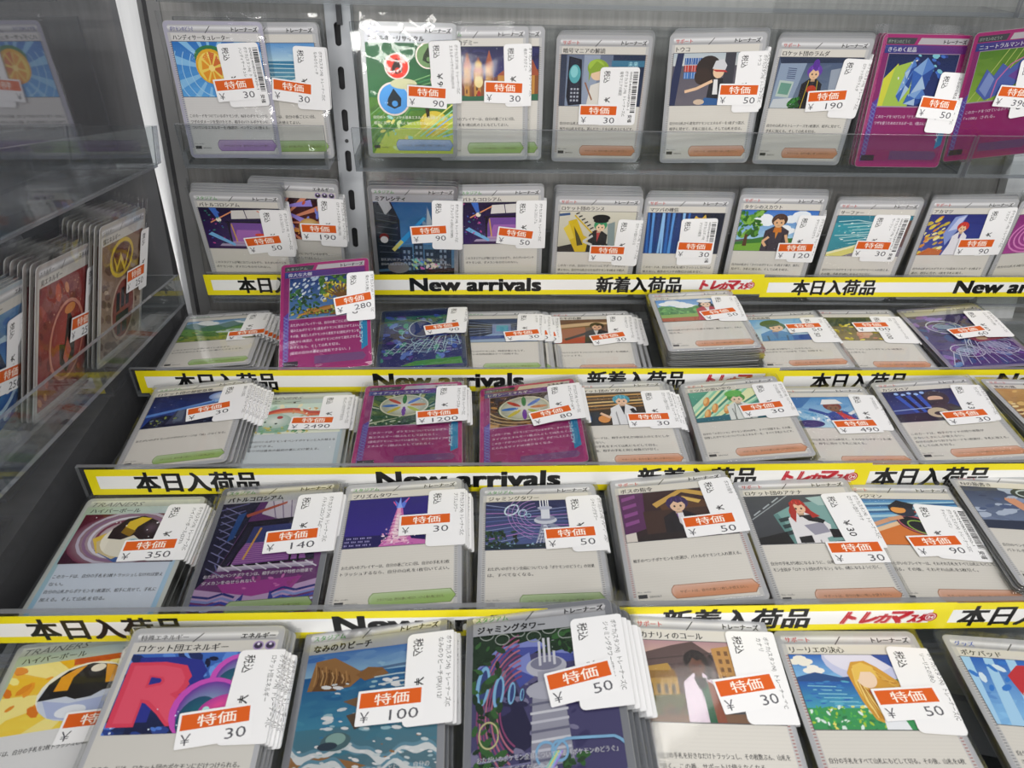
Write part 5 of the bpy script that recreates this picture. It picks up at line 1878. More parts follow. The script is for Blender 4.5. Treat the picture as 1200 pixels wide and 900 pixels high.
MYTURN = '自分の番に、自分の'
POSE = {
    'A1': ((-174.88,536.53,-10.46),(-0.92,-1.62,2.45),(0.3,30.7,5.6,-5.2,7.7,4.9,30)),
    'A2': ((-139.04,538.87,-11.12),(0.29,-2.57,-0.78),(13.8,30.3,-3.4,-2.2,9.6,-8.2,30)),
    'A3': ((-49.62,536.13,-10.67),(-1.61,-0.32,2.96),(13.0,33.0,12.2,-1.1,4.8,-3.0,90)),
    'A4': ((-0.52,539.54,-12.99),(0.36,-1.48,-0.4),(14.6,33.2,1.4,2.4,9.5,-2.1,30)),
    'A5': ((9.9,540.95,-12.7),(-0.16,-1.81,-0.5),None),
    'A6': ((80.24,536.38,-16.72),(0.43,7.5,-2.86),(-1.2,23.9,0.8,-12.7,-2.2,-0.2,30)),
    'A7': ((158.07,537.01,-16.13),(2.87,2.09,-7.53),(14.5,32.3,0.7,5.8,10.9,-0.8,50)),
    'A8': ((229.57,538.71,-18.55),(1.05,5.07,-5.48),(15.1,31.5,-2.3,-2.6,8.6,4.3,190)),
    'A9': ((302.63,538.39,-17.7),(-0.84,-8.14,-0.07),(14.8,20.8,-2.6,6.2,4.3,-4.8,50)),
    'A10': ((365.95,536.86,-12.98),(5.77,0.56,0.31),(4.8,23.6,4.2,-3.6,7.3,-9.9,390)),
    'B1': ((-175.36,539.34,-115.13),(-2.3,2.82,0.78),(13.8,31.3,-0.2,-0.5,6.3,8.2,50)),
    'B2': ((-138.76,540.91,-111.16),(-3.38,0.0,-0.0),(16.2,33.3,-1.3,2.5,10.9,0.5,190)),
    'B3': ((-51.82,536.9,-112.17),(-1.83,-0.48,1.06),(13.1,34.0,-0.9,-2.3,12.0,4.4,90)),
    'B4': ((11.09,541.68,-113.32),(0.35,0.0,-0.0),(11.6,33.3,-0.2,-0.4,11.5,-8.1,50)),
    'B5': ((81.92,540.56,-119.94),(-0.31,0.93,-1.7),(15.3,26.0,-2.0,-2.5,2.8,-0.8,30)),
    'B6': ((147.92,542.22,-121.98),(1.23,-0.48,-3.94),(-2.8,27.1,1.8,-1.9,7.5,-1.1,30)),
    'B7': ((217.05,540.9,-120.36),(1.23,-0.72,-4.98),(14.2,28.4,-0.9,5.5,4.0,1.3,120)),
    'B8': ((289.93,543.33,-125.41),(0.56,-1.54,-2.78),(-0.8,33.0,-0.3,-6.6,10.4,-1.0,30)),
    'B9': ((361.86,542.82,-124.93),(2.05,-2.2,-4.12),(12.3,36.6,3.5,0.7,10.7,0.8,90)),
    'B10': ((428.11,541.83,-122.54),(4.5,0.67,-0.0),None),
    'C1': ((-197.57,506.1,-176.95),(5.22,-2.8,-1.26),(16.1,38.2,-1.9,8.1,6.8,4.2,30)),
    'C3': ((-47.42,498.81,-176.79),(3.19,0.47,-1.2),(20.2,49.8,-5.3,2.1,19.4,13.8,90)),
    'C4': ((9.69,504.18,-179.52),(-1.49,1.03,-1.23),(13.8,38.3,-2.6,3.5,9.9,8.6,30)),
    'C5': ((77.83,496.76,-181.51),(-2.64,1.68,-2.2),(13.8,36.9,-2.1,-0.8,5.8,12.3,30)),
    'C7': ((226.2,489.46,-181.84),(-3.46,-1.24,-3.53),(15.5,31.6,-1.6,2.1,20.7,1.6,50)),
    'C8': ((288.18,495.28,-182.55),(-3.34,1.46,-1.26),(10.2,32.9,-2.9,-5.8,21.7,2.4,100)),
    'C9': ((356.69,488.58,-180.17),(-1.54,0.67,-4.26),(15.4,33.7,-4.6,-8.6,6.8,7.0,60)),
    'C6': ((155.56,484.86,-163.69),(-1.76,0.09,-3.12),(14.7,34.2,-4.0,1.6,9.1,10.7,50)),
    'C2': ((-112.69,481.48,-152.37),(4.84,-0.18,-1.2),(15.7,31.4,-0.9,7.1,10.4,7.5,280)),
    'D1': ((-183.84,409.31,-194.83),(5.21,0.97,-3.11),(14.7,36.3,0.2,-2.5,12.4,10.5,30)),
    'D2': ((-119.4,405.42,-201.15),(3.45,-1.79,0.78),(13.2,39.4,-0.1,-2.5,13.8,-2.0,2490)),
    'D3': ((-47.17,399.04,-193.89),(1.45,-0.27,-1.53),(15.1,37.6,-1.1,4.0,8.7,4.1,1200)),
    'D4': ((26.01,403.4,-197.22),(-0.25,0.26,-7.15),(13.2,36.5,-0.2,0.6,7.0,10.8,80)),
    'D5': ((86.25,406.03,-199.44),(-1.04,2.52,-2.04),(14.0,31.7,-0.1,2.4,6.8,-0.1,30)),
    'D6': ((158.27,398.45,-195.94),(-4.22,-0.83,-7.82),(13.5,35.1,0.9,1.1,10.9,3.6,30)),
    'D7': ((221.58,395.55,-203.1),(-3.21,0.08,-1.76),(16.6,34.1,-5.6,-3.3,3.0,3.1,490)),
    'D8': ((288.7,395.4,-198.98),(-6.0,0.48,-7.57),(15.8,34.9,-7.3,-1.2,4.1,3.2,30)),
    'D9': ((364.74,391.58,-198.92),(-3.53,-0.41,-0.14),None),
    'E1': ((-186.61,310.91,-221.33),(1.11,0.35,0.89),(13.6,37.7,-0.1,1.1,10.6,2.9,350)),
    'E2': ((-111.79,303.11,-216.5),(1.47,2.98,-2.6),(11.1,33.8,0.3,0.1,8.2,2.6,140)),
    'E3': ((-45.46,304.67,-214.0),(1.22,0.48,-2.56),(14.0,34.8,-0.8,0.5,16.3,0.3,30)),
    'E4': ((25.61,304.91,-217.8),(-1.11,-0.08,-2.34),(14.9,33.6,1.5,3.1,9.3,2.7,50)),
    'E5': ((96.85,301.8,-212.85),(-1.87,0.5,-7.6),(15.4,36.8,3.1,2.5,9.8,2.1,50)),
    'E6': ((165.98,304.11,-217.66),(-2.2,1.15,-3.18),(12.8,31.5,2.6,4.9,-3.7,0.1,30)),
    'E7': ((226.26,304.61,-221.02),(-2.73,-0.77,0.02),(3.6,27.9,-5.9,-9.9,2.0,3.8,90)),
    'E8': ((287.95,294.4,-219.2),(-7.63,-3.41,-0.69),None),
    'F1': ((-170.34,223.42,-236.4),(13.75,-5.29,-0.37),(0.8,26.0,4.2,-9.7,-4.7,-7.5,30)),
    'F2': ((-118.36,206.68,-226.86),(1.37,0.59,2.24),(15.0,31.9,0.2,-0.1,3.9,7.8,30)),
    'F3': ((-49.51,212.8,-233.38),(0.98,3.08,-8.6),(14.9,34.9,-0.2,-3.0,10.7,-0.7,100)),
    'F4': ((20.2,210.51,-224.06),(-0.59,2.19,-9.11),(13.2,34.6,0.9,1.8,10.2,8.6,50)),
    'F5': ((90.31,212.08,-235.97),(-0.78,7.62,6.07),(11.2,36.9,0.9,1.6,13.8,9.7,30)),
    'F6': ((156.7,209.61,-239.85),(-2.47,-1.03,-0.67),(15.6,35.8,-3.7,1.9,13.9,3.7,50)),
    'F7': ((230.15,205.56,-238.8),(-8.28,-7.6,-1.68),None),
    'G1': ((-234.25,329.01,-132.19),(-1.41,16.56,5.02),(6.4,26.3,2.5,-0.2,2.6,-9.7,250)),
    'G2': ((-230.39,384.88,-127.75),(-0.44,14.86,2.57),(21.1,30.2,-0.4,5.7,4.6,-5.0,250)),
    'G3': ((-224.39,443.75,-119.65),(0.55,13.57,1.19),(22.5,30.9,-0.4,4.2,8.3,-1.6,250)),
    'U1': ((193.0,196.0,-263.2),(-14.0,0.0,0.0),None),
}


# clear of the lips in front and the strips behind
NUDGE = {'C1': (3, 0.4), 'C2': (9, -0.5), 'C3': (5, 0.8), 'C4': (1, 0.2), 'C5': (7, 1), 'C7': (13, 1.9), 'C8': (9, 1.2), 'C9': (12, 1.8), 'C6': (13, 1.5),
         'D1': (-2, -0.3), 'D2': (-1, 0), 'D6': (4, 0.6), 'D7': (7, 0.8), 'D8': (7, 0.9), 'D9': (9, 1.2), 'E1': (-4, -1), 'E2': (2, 0.3), 'E5': (2, 0.3), 'E8': (14, 2.6), 'F1': (0.5, 0),
         'B2': (8, 0.8)}


def place(key, row, made, labelname, bag, n, step, label, seed):
    """made = (Print, material); n copies under it, each moved by step (right, up, down into the stack)"""
    c, r, lab = POSE[key]
    if key == 'F1':
        c, r = (c[0]-1.8, c[1]-3.9, c[2]-0.9), (8.0,)+r[1:]
        lab = (15.0, 34.0, 2.0, 2.4, 2.6, -3.0, 30)
    if key == 'C3':
        lab = (lab[0], 42.5, lab[2], lab[3], 14.0, 8.0, lab[6])
    d = NUDGE.get(key, (0, 0))
    c = (c[0], c[1]+d[0], c[2]+d[1])
    if lab and key in ('A3', 'A1'):
        lab = lab[:2]+(3.0,)+lab[3:]
    P, mat = made
    F = frame(row)
    Rm = F @ rot3('Z', r[0]) @ rot3('X', r[1]) @ rot3('Y', r[2])
    M = Rm.to_4x4()
    M.translation = Vector(W(*c))
    root = empty('trading_card', M)
    tag(root, label, 'trading card', 'sleeved trading cards')
    link('card_face', P.mesh('card', mat, None, [(STOCK[0], STOCK[1], lin('b9b9b7'))]), root)
    link('sleeve', sleeve_mesh(bag, seed), root)
    if lab:
        x, y, la, sx, sy, sa, price = lab
        zl = 1.2 if bag else 0.62
        edge = 34.7 if bag else 33.5
        LP = price_label(price, labelname, 26.5 if x < 7 else min(26.0, edge-x+1.3-40*math.sin(R_(max(0, la)))))
        ca, sa_ = math.cos(R_(la)), math.sin(R_(la))
        fd = fold(edge, R_(80))
        # split long faces at the fold so the paper can bend
        Q = Print(0.02)
        Q.v, Q.f, Q.c = LP.v, LP.f, LP.c
        vv = [(x+p[0]*ca-p[1]*sa_, y+p[0]*sa_+p[1]*ca, p[2]+zl) for p in Q.v]
        fs, vs, cs = [], [], []
        for f in Q.f:
            pts = [(vv[i], Q.c[i]) for i in f]
            xs = [p[0][0] for p in pts]
            if min(xs) < edge < max(xs):
                for sg in (1, -1):
                    out = []
                    m = len(pts)
                    for i in range(m):
                        p, q = pts[i], pts[(i+1) % m]
                        dp, dq = (p[0][0]-edge)*sg, (q[0][0]-edge)*sg
                        if dp >= 0:
                            out.append(p)
                        if (dp >= 0) != (dq >= 0):
                            t = dp/(dp-dq)
                            out.append((tuple(p[0][k]+(q[0][k]-p[0][k])*t for k in range(3)), mixc(p[1], q[1], t)))
                    if len(out) >= 3:
                        b = len(vs)
                        vs += [o[0] for o in out]
                        cs += [o[1] for o in out]
                        fs.append(tuple(range(b, b+len(out))))
            else:
                b = len(vs)
                vs += [o[0] for o in pts]
                cs += [o[1] for o in pts]
                fs.append(tuple(range(b, b+len(pts))))
        Q.v, Q.f, Q.c = vs, fs, cs
        lo = link('price_label', Q.mesh('label', M_PAPER, fd), root)
        SP = sticker(price)
        ca2, sa2 = math.cos(R_(sa)), math.sin(R_(sa))
        so = link('bargain_sticker', SP.mesh('sticker', M_PAPER, lambda p: fd((sx+p[0]*ca2-p[1]*sa2, sy+p[0]*sa2+p[1]*ca2, p[2]+zl+0.22))), lo)
        so['label'] = 'white sticker with an orange band over the price %d' % price
    rnd = random.Random(seed*31+7)
    for i in range(1, n+1):
        off = Vector((step[0]*i+rnd.uniform(-0.35, 0.35), step[1]*i+rnd.uniform(-0.35, 0.35), -step[2]*i))
        T = M @ Matrix.Translation(off*MM) @ Matrix.Rotation(R_(rnd.uniform(-0.6, 0.6)), 4, 'Z')
        nr = root.copy()
        COL.objects.link(nr)
        nr.matrix_world = T
        nl = 'sleeved card stacked under the '+label.replace('sleeved ', '', 1)
        while len(nl.split()) > 16:
            nl = nl.rsplit(',', 1)[0] if ',' in nl else ' '.join(nl.split()[:16])
        nr['label'] = nl
        nr['group'] = 'stack beneath the card: '+label
        for ch in list(root.children):
            cc = ch.copy()
            cc.parent = nr
            COL.objects.link(cc)
            for g in ch.children:
                gg = g.copy()
                gg.parent = cc
                COL.objects.link(gg)


B_DRAW = '自分の山札を'
PUB = lambda *t: list(t)
# key, row, made, text on its price label, sleeve kind, cards below, offset per card, label
place('A1', 'A', trainer('P', 'ハンディサーキュレーター', PUB('このカードをつけているポケモンが、相手のポケモンから', 'ワザのダメージを受けたとき、相手のバトルポケモンに', 'ついているエネルギーを1個選び、ベンチにつけ替える。'), a_slice, 1, '7a78a0', 'dcdad8', 'b4b2c4', 36), 'ハンディサーキュレー', 'bag', 0, (0, 0, 2.15), 'sleeved card with an orange slice on blue, leftmost of the top rail', 1)
place('A2', 'A', trainer('T', 'なみのりビーチ', PUB('おたがいのプレイヤーは、自分の番ごとに1回、', '自分の水ポケモンを入れ替えてよい。'), a_wave, 2), 'なみのりビーチ', 'bag', 1, (0.4, 0.3, 2.15), 'sleeved card with sea waves under a pale sky, partly behind the orange slice', 2)
place('A3', 'A', full('I', 'エネルギーリサイクル', PUB('自分のトラッシュから基本エネルギーを5枚まで選び、', '相手に見せて、山札にもどして切る。'), a_recycle, 3, 'b0b2b4', 'e8ecd8'), 'エネルギーリサイクル(SR)(101/0', 'bag', 0, (0, 0, 2.15), 'sleeved shiny green card with red, grey and blue round symbols, right of the upright', 3)
place('A5', 'A', trainer('T', '夜のアカデミー', PUB('おたがいのプレイヤーは、自分の番ごとに1回、', '自分の手札を1枚山札の上にもどしてよい。'), a_castle, 4), '夜のアカデミー', '', 0, (0, 0, 1.42), 'sleeved card peeping out behind the castle card as a narrow strip', 5)
place('A4', 'A', trainer('T', '夜のアカデミー', PUB('おたがいのプレイヤーは、自分の番ごとに1回、', '自分の手札を1枚山札の上にもどしてよい。'), a_castle, 4), '夜のアカデミー', '', 0, (0, 0, 1.42), 'sleeved card with a golden castle on night blue in the top rail', 4)
place('A6', 'A', trainer('S', '暗号マニアの解読', PUB('自分の山札から好きなカードを2枚選び、', '残りの山札を切る。選んだカードを山札の上にもどす。'), a_phone, 6, 'a08a80'), '暗号マニアの解読', '', 3, (0.7, 0.6, 1.42), 'sleeved card with a dark mobile phone and a green hat, top rail', 6)
place('A7', 'A', trainer('S', 'トウコ', PUB('自分の山札から進化ポケモンとエネルギーを1枚ずつ選び、', '相手に見せて、手札に加える。そして山札を切る。'), a_dock, 7), 'トウコ', '', 3, (0.7, 0.6, 1.42), 'sleeved card with red and blue containers behind a figure, top rail', 7)
place('A8', 'A', trainer('S', 'ロケット団のラムダ', PUB('自分の山札からトレーナーズを1枚選び、相手に見せて、', '手札に加える。そして山札を切る。'), a_room_purple, 8), 'ロケット団のラムダ', '', 3, (0.6, 0.7, 1.42), 'sleeved card with a purple haired figure in a grey blue room, top rail', 8)
place('A9', 'A', ace('きらめく結晶', PUB('このカードをつけている「テラスタル」のポケモンが', 'ワザを使うためのエネルギーは、1個ぶん少なくなる。'), a_crystal, 9), 'きらめく結晶(ACE', 'bag', 2, (-1.6, 0.3, 2.15), 'sleeved magenta card with blue crystals in the top rail', 9)
place('A10', 'A', ace('ニュートラルマント', PUB('このカードをつけているポケモンの最大HPは、', '「+100」される。'), a_cape, 10), 'マント', 'bag', 0, (0, 0, 2.15), 'sleeved magenta card with a violet cape on green, right end of the top rail', 10)

place('B2', 'B', energy('エネルギー', a_flash, 12, '特殊エネルギー', PUB('このカードは、ポケモンについているかぎり、', '無エネルギー1個ぶんとしてはたらく。'), ('2a2a2e', '2a2a2e', '2a2a2e')), 'ロケットエネルギー(SR)(130)', 'bag', 2, (0.3, 0.5, 2.15), 'sleeved card with red flashes, second rail, just left of the slotted upright', 12)
BC = PUB('このスタジアムが場に出ているかぎり、おたがいのベンチ', 'ポケモンは、ダメカンをのせられない。')
place('B1', 'B', trainer('T', 'バトルコロシアム', BC, a_colos, 11), 'バトルコロシアム', '', 4, (0.2, 0.9, 1.42), 'sleeved card with a violet arena, leftmost of the second rail', 11)
place('B4', 'B', trainer('T', 'バトルコロシアム', BC, a_colos, 14), 'バトルコロシアム', '', 1, (0.3, 0.8, 1.42), 'sleeved card with a violet arena, second rail, behind the city card', 14)
place('B3', 'B', full('T', 'ミアレシティ', PUB('おたがいのプレイヤーは、自分の番ごとに1回、', '自分の山札からポケモンを1枚選び、ベンチに出してよい。'), a_city, 13, '8c8e92', 'c8ccd0'), 'ミアレシティ(SR)(110/080)', 'bag', 2, (0.3, 0.7, 2.15), 'sleeved shiny card with a blue city and a light beam, second rail', 13)
place('B5', 'B', trainer('S', 'ロケット団のランス', PUB('このカードは、自分のトラッシュにサポートがないと', '使えない。自分の山札からたねポケモンを3枚まで選び、', '相手に見せて手札に加える。'), a_crane, 15), 'ロケット団のランス', '', 5, (-0.25, 0.9, 1.42), 'sleeved card with a yellow crane arm and a black cap, second rail', 15)
place('B6', 'B', trainer('S', 'マツバの確信', PUB('このカードは、自分の手札を1枚トラッシュしなければ', '使えない。相手のベンチの数だけ山札を引く。'), a_bamboo, 16), 'マツバの確信', '', 3, (0.5, 0.8, 1.42), 'sleeved card with blue streaks and a fair haired figure, second rail', 16)
place('B7', 'B', trainer('S', 'タケシのスカウト', PUB('自分の山札から「タケシのポケモン」を2枚まで選び、相手に', '見せて、手札に加える。そして山札を切る。'), a_park, 17), 'タケシのスカウト', '', 3, (0.4, 0.9, 1.42), 'sleeved card with a park tree and a brown haired figure, second rail', 17)
place('B8', 'B', trainer('S', 'サーファー', PUB('自分のバトルポケモンをベンチポケモンと入れ替える。', 'その後、手札が5枚になるように引く。'), a_shore, 18), 'サーファー', '', 2, (0.4, 0.7, 1.42), 'sleeved card with a turquoise shore and sandy path, second rail', 18)
place('B9', 'B', trainer('S', 'アカマツ', PUB('自分の山札からちがうタイプの基本エネルギーを2枚まで', '選び、相手に見せ、1枚を手札に加え、', '残りをポケモンにつける。'), a_bluebird, 19), 'アカマツ', '', 3, (0.4, 0.6, 1.42), 'sleeved card with yellow leaves and a red haired figure, second rail', 19)
place('B10', 'B', trainer('S', '', PUB('自分の山札を3枚引く。'), a_swirl, 20), '', '', 1, (0.4, 0.6, 1.42), 'sleeved card with a pink swirl, second rail, cut by the right picture edge', 20)

place('C1', 'C', trainer('T', '', PUB('このスタジアムが場に出ているかぎり、', 'にげるためのエネルギーは1個ぶん少なくなる。'), a_valley, 21), 'のどかな谷', '', 4, (2.6, 0.1, 1.7), 'sleeved card with a green valley, leftmost of the topmost lying row', 21)
place('C4', 'C', trainer('T', '', PUB('おたがいのポケモンは、特殊状態にならず、', '受けている特殊状態はすべて回復する。'), a_hallway, 24), 'レックウザ', '', 3, (6.5, 0.2, 1.42), 'sleeved card with a blue hallway, topmost lying row, beside the blue line drawing', 24)
place('C5', 'C', trainer('S', 'サカキの右腕', PUB('相手のバトルポケモンについているエネルギーを1個選び、', 'トラッシュする。'), a_brownroom, 25), 'サカキのカリスマ', '', 2, (4.0, -0.6, 1.42), 'sleeved card with a dark suited figure in a brown room, topmost lying row', 25)
place('C8', 'C', trainer('S', '', PUB('自分のトラッシュからポケモンを1枚選び、', '手札に加える。'), a_yellowflower, 28), 'タロ', '', 1, (2.5, 0.1, 1.42), 'sleeved card with yellow flowers, topmost lying row', 28)
place('C7', 'C', trainer('S', 'ミツルの友情', PUB('自分の山札を2枚引く。のぞむなら、', '自分のポケモンのHPを「30」回復する。'), a_greenhair, 27), 'ミツル', '', 1, (2.2, 0.1, 1.42), 'sleeved card with a green haired figure on blue, right of the tall stack', 27)
place('C9', 'C', full('I', '', PUB(''), a_violetline, 29, '9a98b0', 'e0e0f0', namebar=True, pl=False), 'ふしぎなアメ(SR)', 'bag', 2, (-1.0, 0.4, 2.15), 'sleeved shiny violet card with white outlines, right end of the topmost lying row', 29)
place('C3', 'C', full('T', '', PUB('おたがいのプレイヤーは、自分の番ごとに1回、', '手札からエネルギーを1枚トラッシュして山札を引いてよい。'), a_blueline, 23, '3a4a6a', 'c8d8f0', namebar=False, pl=False), 'ボウルタウン(SR)', 'bag', 1, (0.5, 0.3, 3.4), 'sleeved shiny dark blue card with pale line drawing, topmost lying row', 23)
place('C6', 'c6', trainer('S', 'ヒカリ', PUB('自分の山札からポケモンを3枚まで選び、相手に見せて、手札に', '加える。'), a_field, 26), 'ヒカリ', '', 12, (0.06, 0.02, 1.42), 'sleeved card with a meadow and red skirt, topmost of the tall stack', 26)
place('C2', 'c2', ace('偉大な大樹', PUB('おたがいのプレイヤーは、自分の番ごとに1回、自分の', '場のたねポケモンを1進化ポケモンに進化させてよい。', 'その後、進化したポケモンから進化する2進化ポケモンを', '山札から1枚選び、そのポケモンにのせて進化させる。', 'のぞむなら、そして山札を切る。', '(最初の自分の番には進化できない。)'), a_tree, 22, 'トレーナーズ', 'T', 52.0), '偉大な大樹(ACE', 'bag', 0, (0, 0, 2.15), 'sleeved magenta card with a huge golden tree, leaning upright above the second strip', 22)

place('D2', 'D', old_item('ピィ', PUB('自分のバトルポケモンをベンチポケモンと入れ替える', 'ことができる。', 'このワザは後攻の最初の番にだけ使える。'), a_rainbow, 32, 'a8bcc4', 'ccd4d8'), 'セレビィのかがやき(213)', '', 2, (2.2, 0.1, 1.42), 'sleeved card with a pale creature under a red rainbow, second lying row', 32)
place('D1', 'D', trainer('T', 'ロケット団の秘密基地', PUB('おたがいのポケモンのワザのダメージは「30」少なくなる。'), a_nightbase, 31), '謎めいた化石', '', 6, (1.9, 0.0, 1.42), 'sleeved card with a night sky over a base, leftmost of the second lying row', 31)
place('D3', 'D', ace('ネオアッパーエネルギー', PUB('このカードは、ポケモンについているかぎり、', '無エネルギー1個ぶんとしてはたらく。', '2進化ポケモンについているなら、すべてのタイプの', 'エネルギー2個ぶんとしてはたらく。'), a_wheelgreen, 33, 'エネルギー', None), 'ネオアッパーエネ(ACE)', 'bag', 2, (1.4, 0.3, 2.15), 'sleeved magenta card with a coloured wheel on green, second lying row', 33)
place('D5', 'D', trainer('S', 'ロケット団のアポロ', PUB('このカードは、相手の手札が3枚以上のときにしか', '使えない。', '自分の手札をすべて山札にもどして切る。', 'その後、相手の手札と同じ枚数だけ引く。'), a_restaurant, 35), 'ロケット団のアポロ', '', 3, (2.2, 0.2, 1.42), 'sleeved card with a teal haired figure in a bar, second lying row', 35)
place('D4', 'D', ace('レガシーエネルギー', PUB('このカードは、ポケモンについているかぎり、すべての', 'タイプのエネルギー1個ぶんとしてはたらく。', 'このカードがついているポケモンが、きぜつしたとき、', 'とられるサイドは1枚少なくなる。'), a_wheelbrown, 34, 'エネルギー', None), 'レガシーエネルギー(ACE)', 'bag', 2, (1.4, 0.2, 2.15), 'sleeved magenta card with a coloured wheel on brown, second lying row', 34)
place('D7', 'D', trainer('S', 'カイ', PUB('自分の山札を上から6枚見て、その中からサポートを1枚', '選び、相手に見せて手札に加える。'), a_sailor, 37), 'カイのまなざし', '', 1, (0.5, 0.1, 1.7), 'sleeved card with a white capped figure on sky blue, second lying row', 37)
place('D6', 'D', trainer('S', 'ミツルの思いやり', PUB('自分の「メガシンカ」ポケモン1匹のHPを、すべて回復する。その後、', '回復したポケモンについているエネルギーを、すべて手札にもどす。'), a_windgreen, 36), 'ミツルの思いやり', '', 3, (-0.6, 0.3, 1.42), 'sleeved card with a green haired figure in wind, second lying row', 36)
place('D8', 'D', trainer('S', 'カシオペア', PUB('このカードは、相手のサイドの残り枚数が', '少ないときにしか使えない。', '自分の山札から好きなカードを1枚選び、手札に加える。', 'そして山札を切る。'), a_hood, 38), 'カシオペア', '', 3, (-0.5, 0.3, 1.42), 'sleeved card with a hooded figure on dark blue, second lying row', 38)
place('D9', 'D', trainer('S', '悪化の風', PUB(''), a_sand, 39), '', '', 2, (-0.5, 0.3, 1.42), 'sleeved card with a brown desert picture, cut off at the right picture edge', 39)

place('E1', 'E', old_item('ハイパーボール', PUB('このカードは、自分の手札を2枚トラッシュしなければ使え', 'ない。', '自分の山札からポケモンを1枚選び、相手に見せて、手札に', '加える。そして山札を切る。'), a_darkorb, 41, '8fb8d8', 'c6cfdc'), 'ハイパーボール(277/)', '', 4, (1.0, 0.1, 1.42), 'sleeved card with a dark orb on swirling red, third lying row, far left', 41)
place('E2', 'E', full('T', 'バトルコロシアム', PUB('おたがいのベンチポケモンは、相手のワザや特性の効果で', 'ダメカンをのせられない。'), a_stage, 42, '8a8c92', 'f0e8f0'), 'バトルコロシアム(SR)(115', 'bag', 4, (1.0, 0.2, 2.15), 'sleeved shiny violet card with a line drawn arena, third lying row', 42)
place('E3', 'E', trainer('T', 'プリズムタワー', PUB('おたがいのプレイヤーは、自分の番ごとに1回、自分の手札を2枚', 'トラッシュするなら、自分の山札を1枚引いてよい。'), a_tower, 43), 'プリズムタワー', '', 5, (0.8, 0.2, 1.42), 'sleeved card with a glowing pink tower on night blue, third lying row', 43)
place('E4', 'E', trainer('T', 'ジャミングタワー', PUB('おたがいのポケモン全員についている「ポケモンのどうぐ」の効果', 'は、すべてなくなる。'), a_jam, 44), 'ジャミングタワー', '', 2, (0.8, 0.2, 1.42), 'sleeved card with a white tower and rings on stormy blue, third lying row', 44)
place('E6', 'E', trainer('S', 'ロケット団のアテナ', PUB('自分の手札が5枚になるように、山札を引く。自分の場のポケ', 'モン全員が「ロケット団のポケモン」なら、8枚になるように引く。'), a_redhair, 46), 'ロケット団のアテナ', '', 2, (-0.4, 0.2, 1.42), 'sleeved card with a red haired figure in white, third lying row', 46)
place('E5', 'E', trainer('S', 'ボスの指令', PUB('相手のベンチポケモンを1匹選び、バトルポケモンと入れ替える。'), a_office, 45, 'a87a78'), 'ボスの指令', '', 5, (-0.6, 0.2, 1.42), 'sleeved card with a purple haired figure in a dark suit, third lying row', 45)
place('E8', 'E', trainer('S', 'Nの筋書き', PUB('自分のベンチポケモンについているエネルギーを2個まで選び、', 'バトルポケモンにつけ替える。'), a_storm, 48), '', '', 3, (-0.5, 0.3, 1.42), 'sleeved card with storm clouds, third lying row, cut by the right edge', 48)
place('E7', 'E', trainer('S', 'レンジマン', PUB('おたがいのプレイヤーは、それぞれ手札をすべて山札にもどして', '切る。その後、それぞれ山札を5枚引く。'), a_cyclist, 47), 'チャレンジマン', '', 1, (-0.3, 0.2, 1.42), 'sleeved card with a racing cyclist, third lying row', 47)

place('F1', 'F', old_item('ハイパーボール', PUB('このカードは、自分の手札を2枚トラッシュしなければ使えない。'), a_goldorb, 51, 'd0d4d4', 'e0e0e0'), 'ハイパーボール', '', 1, (0.5, 0.2, 1.8), 'sleeved card with a black and gold orb on yellow, bottom left corner', 51)
place('F2', 'F', energy('ロケット団エネルギー', a_letter, 52, '特殊エネルギー', PUB('このカードは、ロケット団のポケモンにだけつけられる。', '超エネルギーと悪エネルギー2個ぶんとしてはたらく。'), ('3a2f4a', '3a2f4a')), 'ロケット団エネルギー', '', 4, (1.0, 0.2, 1.42), 'sleeved card with a big red letter R, nearest row', 52)
place('F3', 'F', full('T', 'なみのりビーチ', PUB('おたがいのプレイヤーは、自分の番ごとに1回、自分の', 'バトル場の水ポケモンをベンチの水ポケモンと入れ替えてよい。'), a_surf, 53, 'a0a2a8', 'f0f0f0', ty=64), 'なみのりビーチ(SR)(112/', 'bag', 2, (1.1, 0.1, 2.15), 'sleeved shiny card with a rocky beach and surf, nearest row', 53)
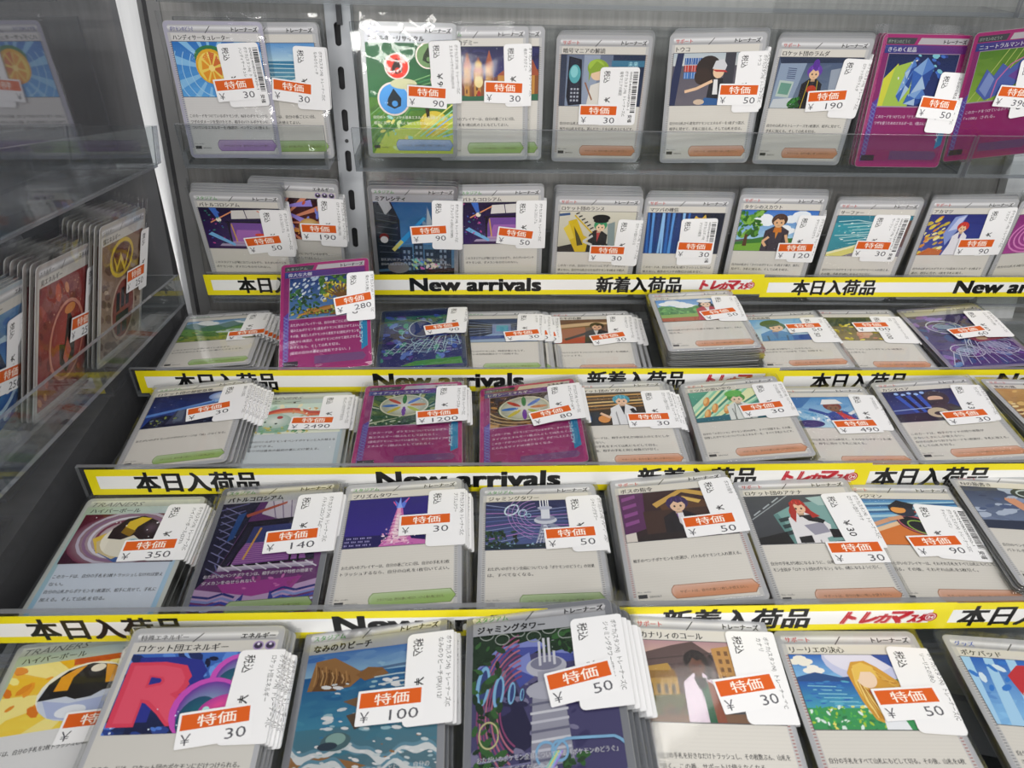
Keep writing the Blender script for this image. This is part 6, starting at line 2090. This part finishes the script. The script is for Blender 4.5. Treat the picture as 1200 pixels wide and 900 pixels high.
place('F5', 'F', trainer('S', 'カナリィのコール', PUB('自分の手札を好きなだけトラッシュし、その枚数ぶん、山札を', '引く。この番、サポートは使えなくなる。'), a_street, 55, 'a87a78'), 'カナリ', '', 2, (0.4, 0.2, 1.42), 'sleeved card with a dark haired figure before yellow houses, nearest row', 55)
place('F4', 'F', full('T', 'ジャミングタワー', PUB('おたがいのポケモン全員についている「ポケモンのどうぐ」', 'の効果は、すべてなくなる。'), a_jamfull, 54, '8e9096', 'e0e0e8', ty=65), 'ジャミングタワー(SR)(121)', 'bag', 4, (2.0, -0.5, 2.15), 'sleeved shiny card with a grey tower and blue hoops, nearest row', 54)
place('F6', 'F', trainer('S', 'リーリエの決心', PUB('自分の手札をすべて山札にもどして切る。その後、山札を6枚', '引く。自分のサイドの残り枚数が6枚なら、8枚引く。'), a_lake, 56, 'a87a78'), 'リーリエの決心', '', 2, (0.4, 0.2, 1.42), 'sleeved card with a long haired blonde figure by a lake, nearest row', 56)
place('F7', 'F', trainer('I', 'ポケパッド', PUB('自分の山札からポケモンを1枚選び、相手に見せて、', '手札に加える。そして山札を切る。'), a_pad, 57), '', '', 2, (0.2, 0.3, 1.42), 'sleeved card with a red flip device on blue, nearest row, far right', 57)

place('U1', 'F', full('T', '', PUB(''), a_under, 70, '8c8c90', namebar=False, pl=False), '', '', 0, (0, 0, 1), 'grey and black card lying under the nearest tray, beside the red flip device', 70)
place('G1', 'G', energy('基本水エネルギー', a_drop, 61, 'エネルギー', (), None, 'a8b4bc', True), 'ミラーエネルギー', '', 4, (-1.4, 0.4, 1.42), 'sleeved blue card with a water drop on the side rail, left picture edge', 61)
place('G2', 'G', energy('炎エネルギー', a_flame, 62, 'エネルギー', (), None, 'b8b0ac', True), '基本炎エネルギー', 'bag', 5, (-1.4, 0.6, 2.15), 'sleeved red card with a flame symbol on the side rail', 62)
place('G3', 'G', energy('闘エネルギー', a_block, 63, 'エネルギー', (), None, 'b8b4ac', True), '基本闘エネルギー', 'bag', 7, (-1.4, 0.5, 2.15), 'sleeved brown card with a dark block symbol on the side rail', 63)

bpy.data.objects.remove(_to)
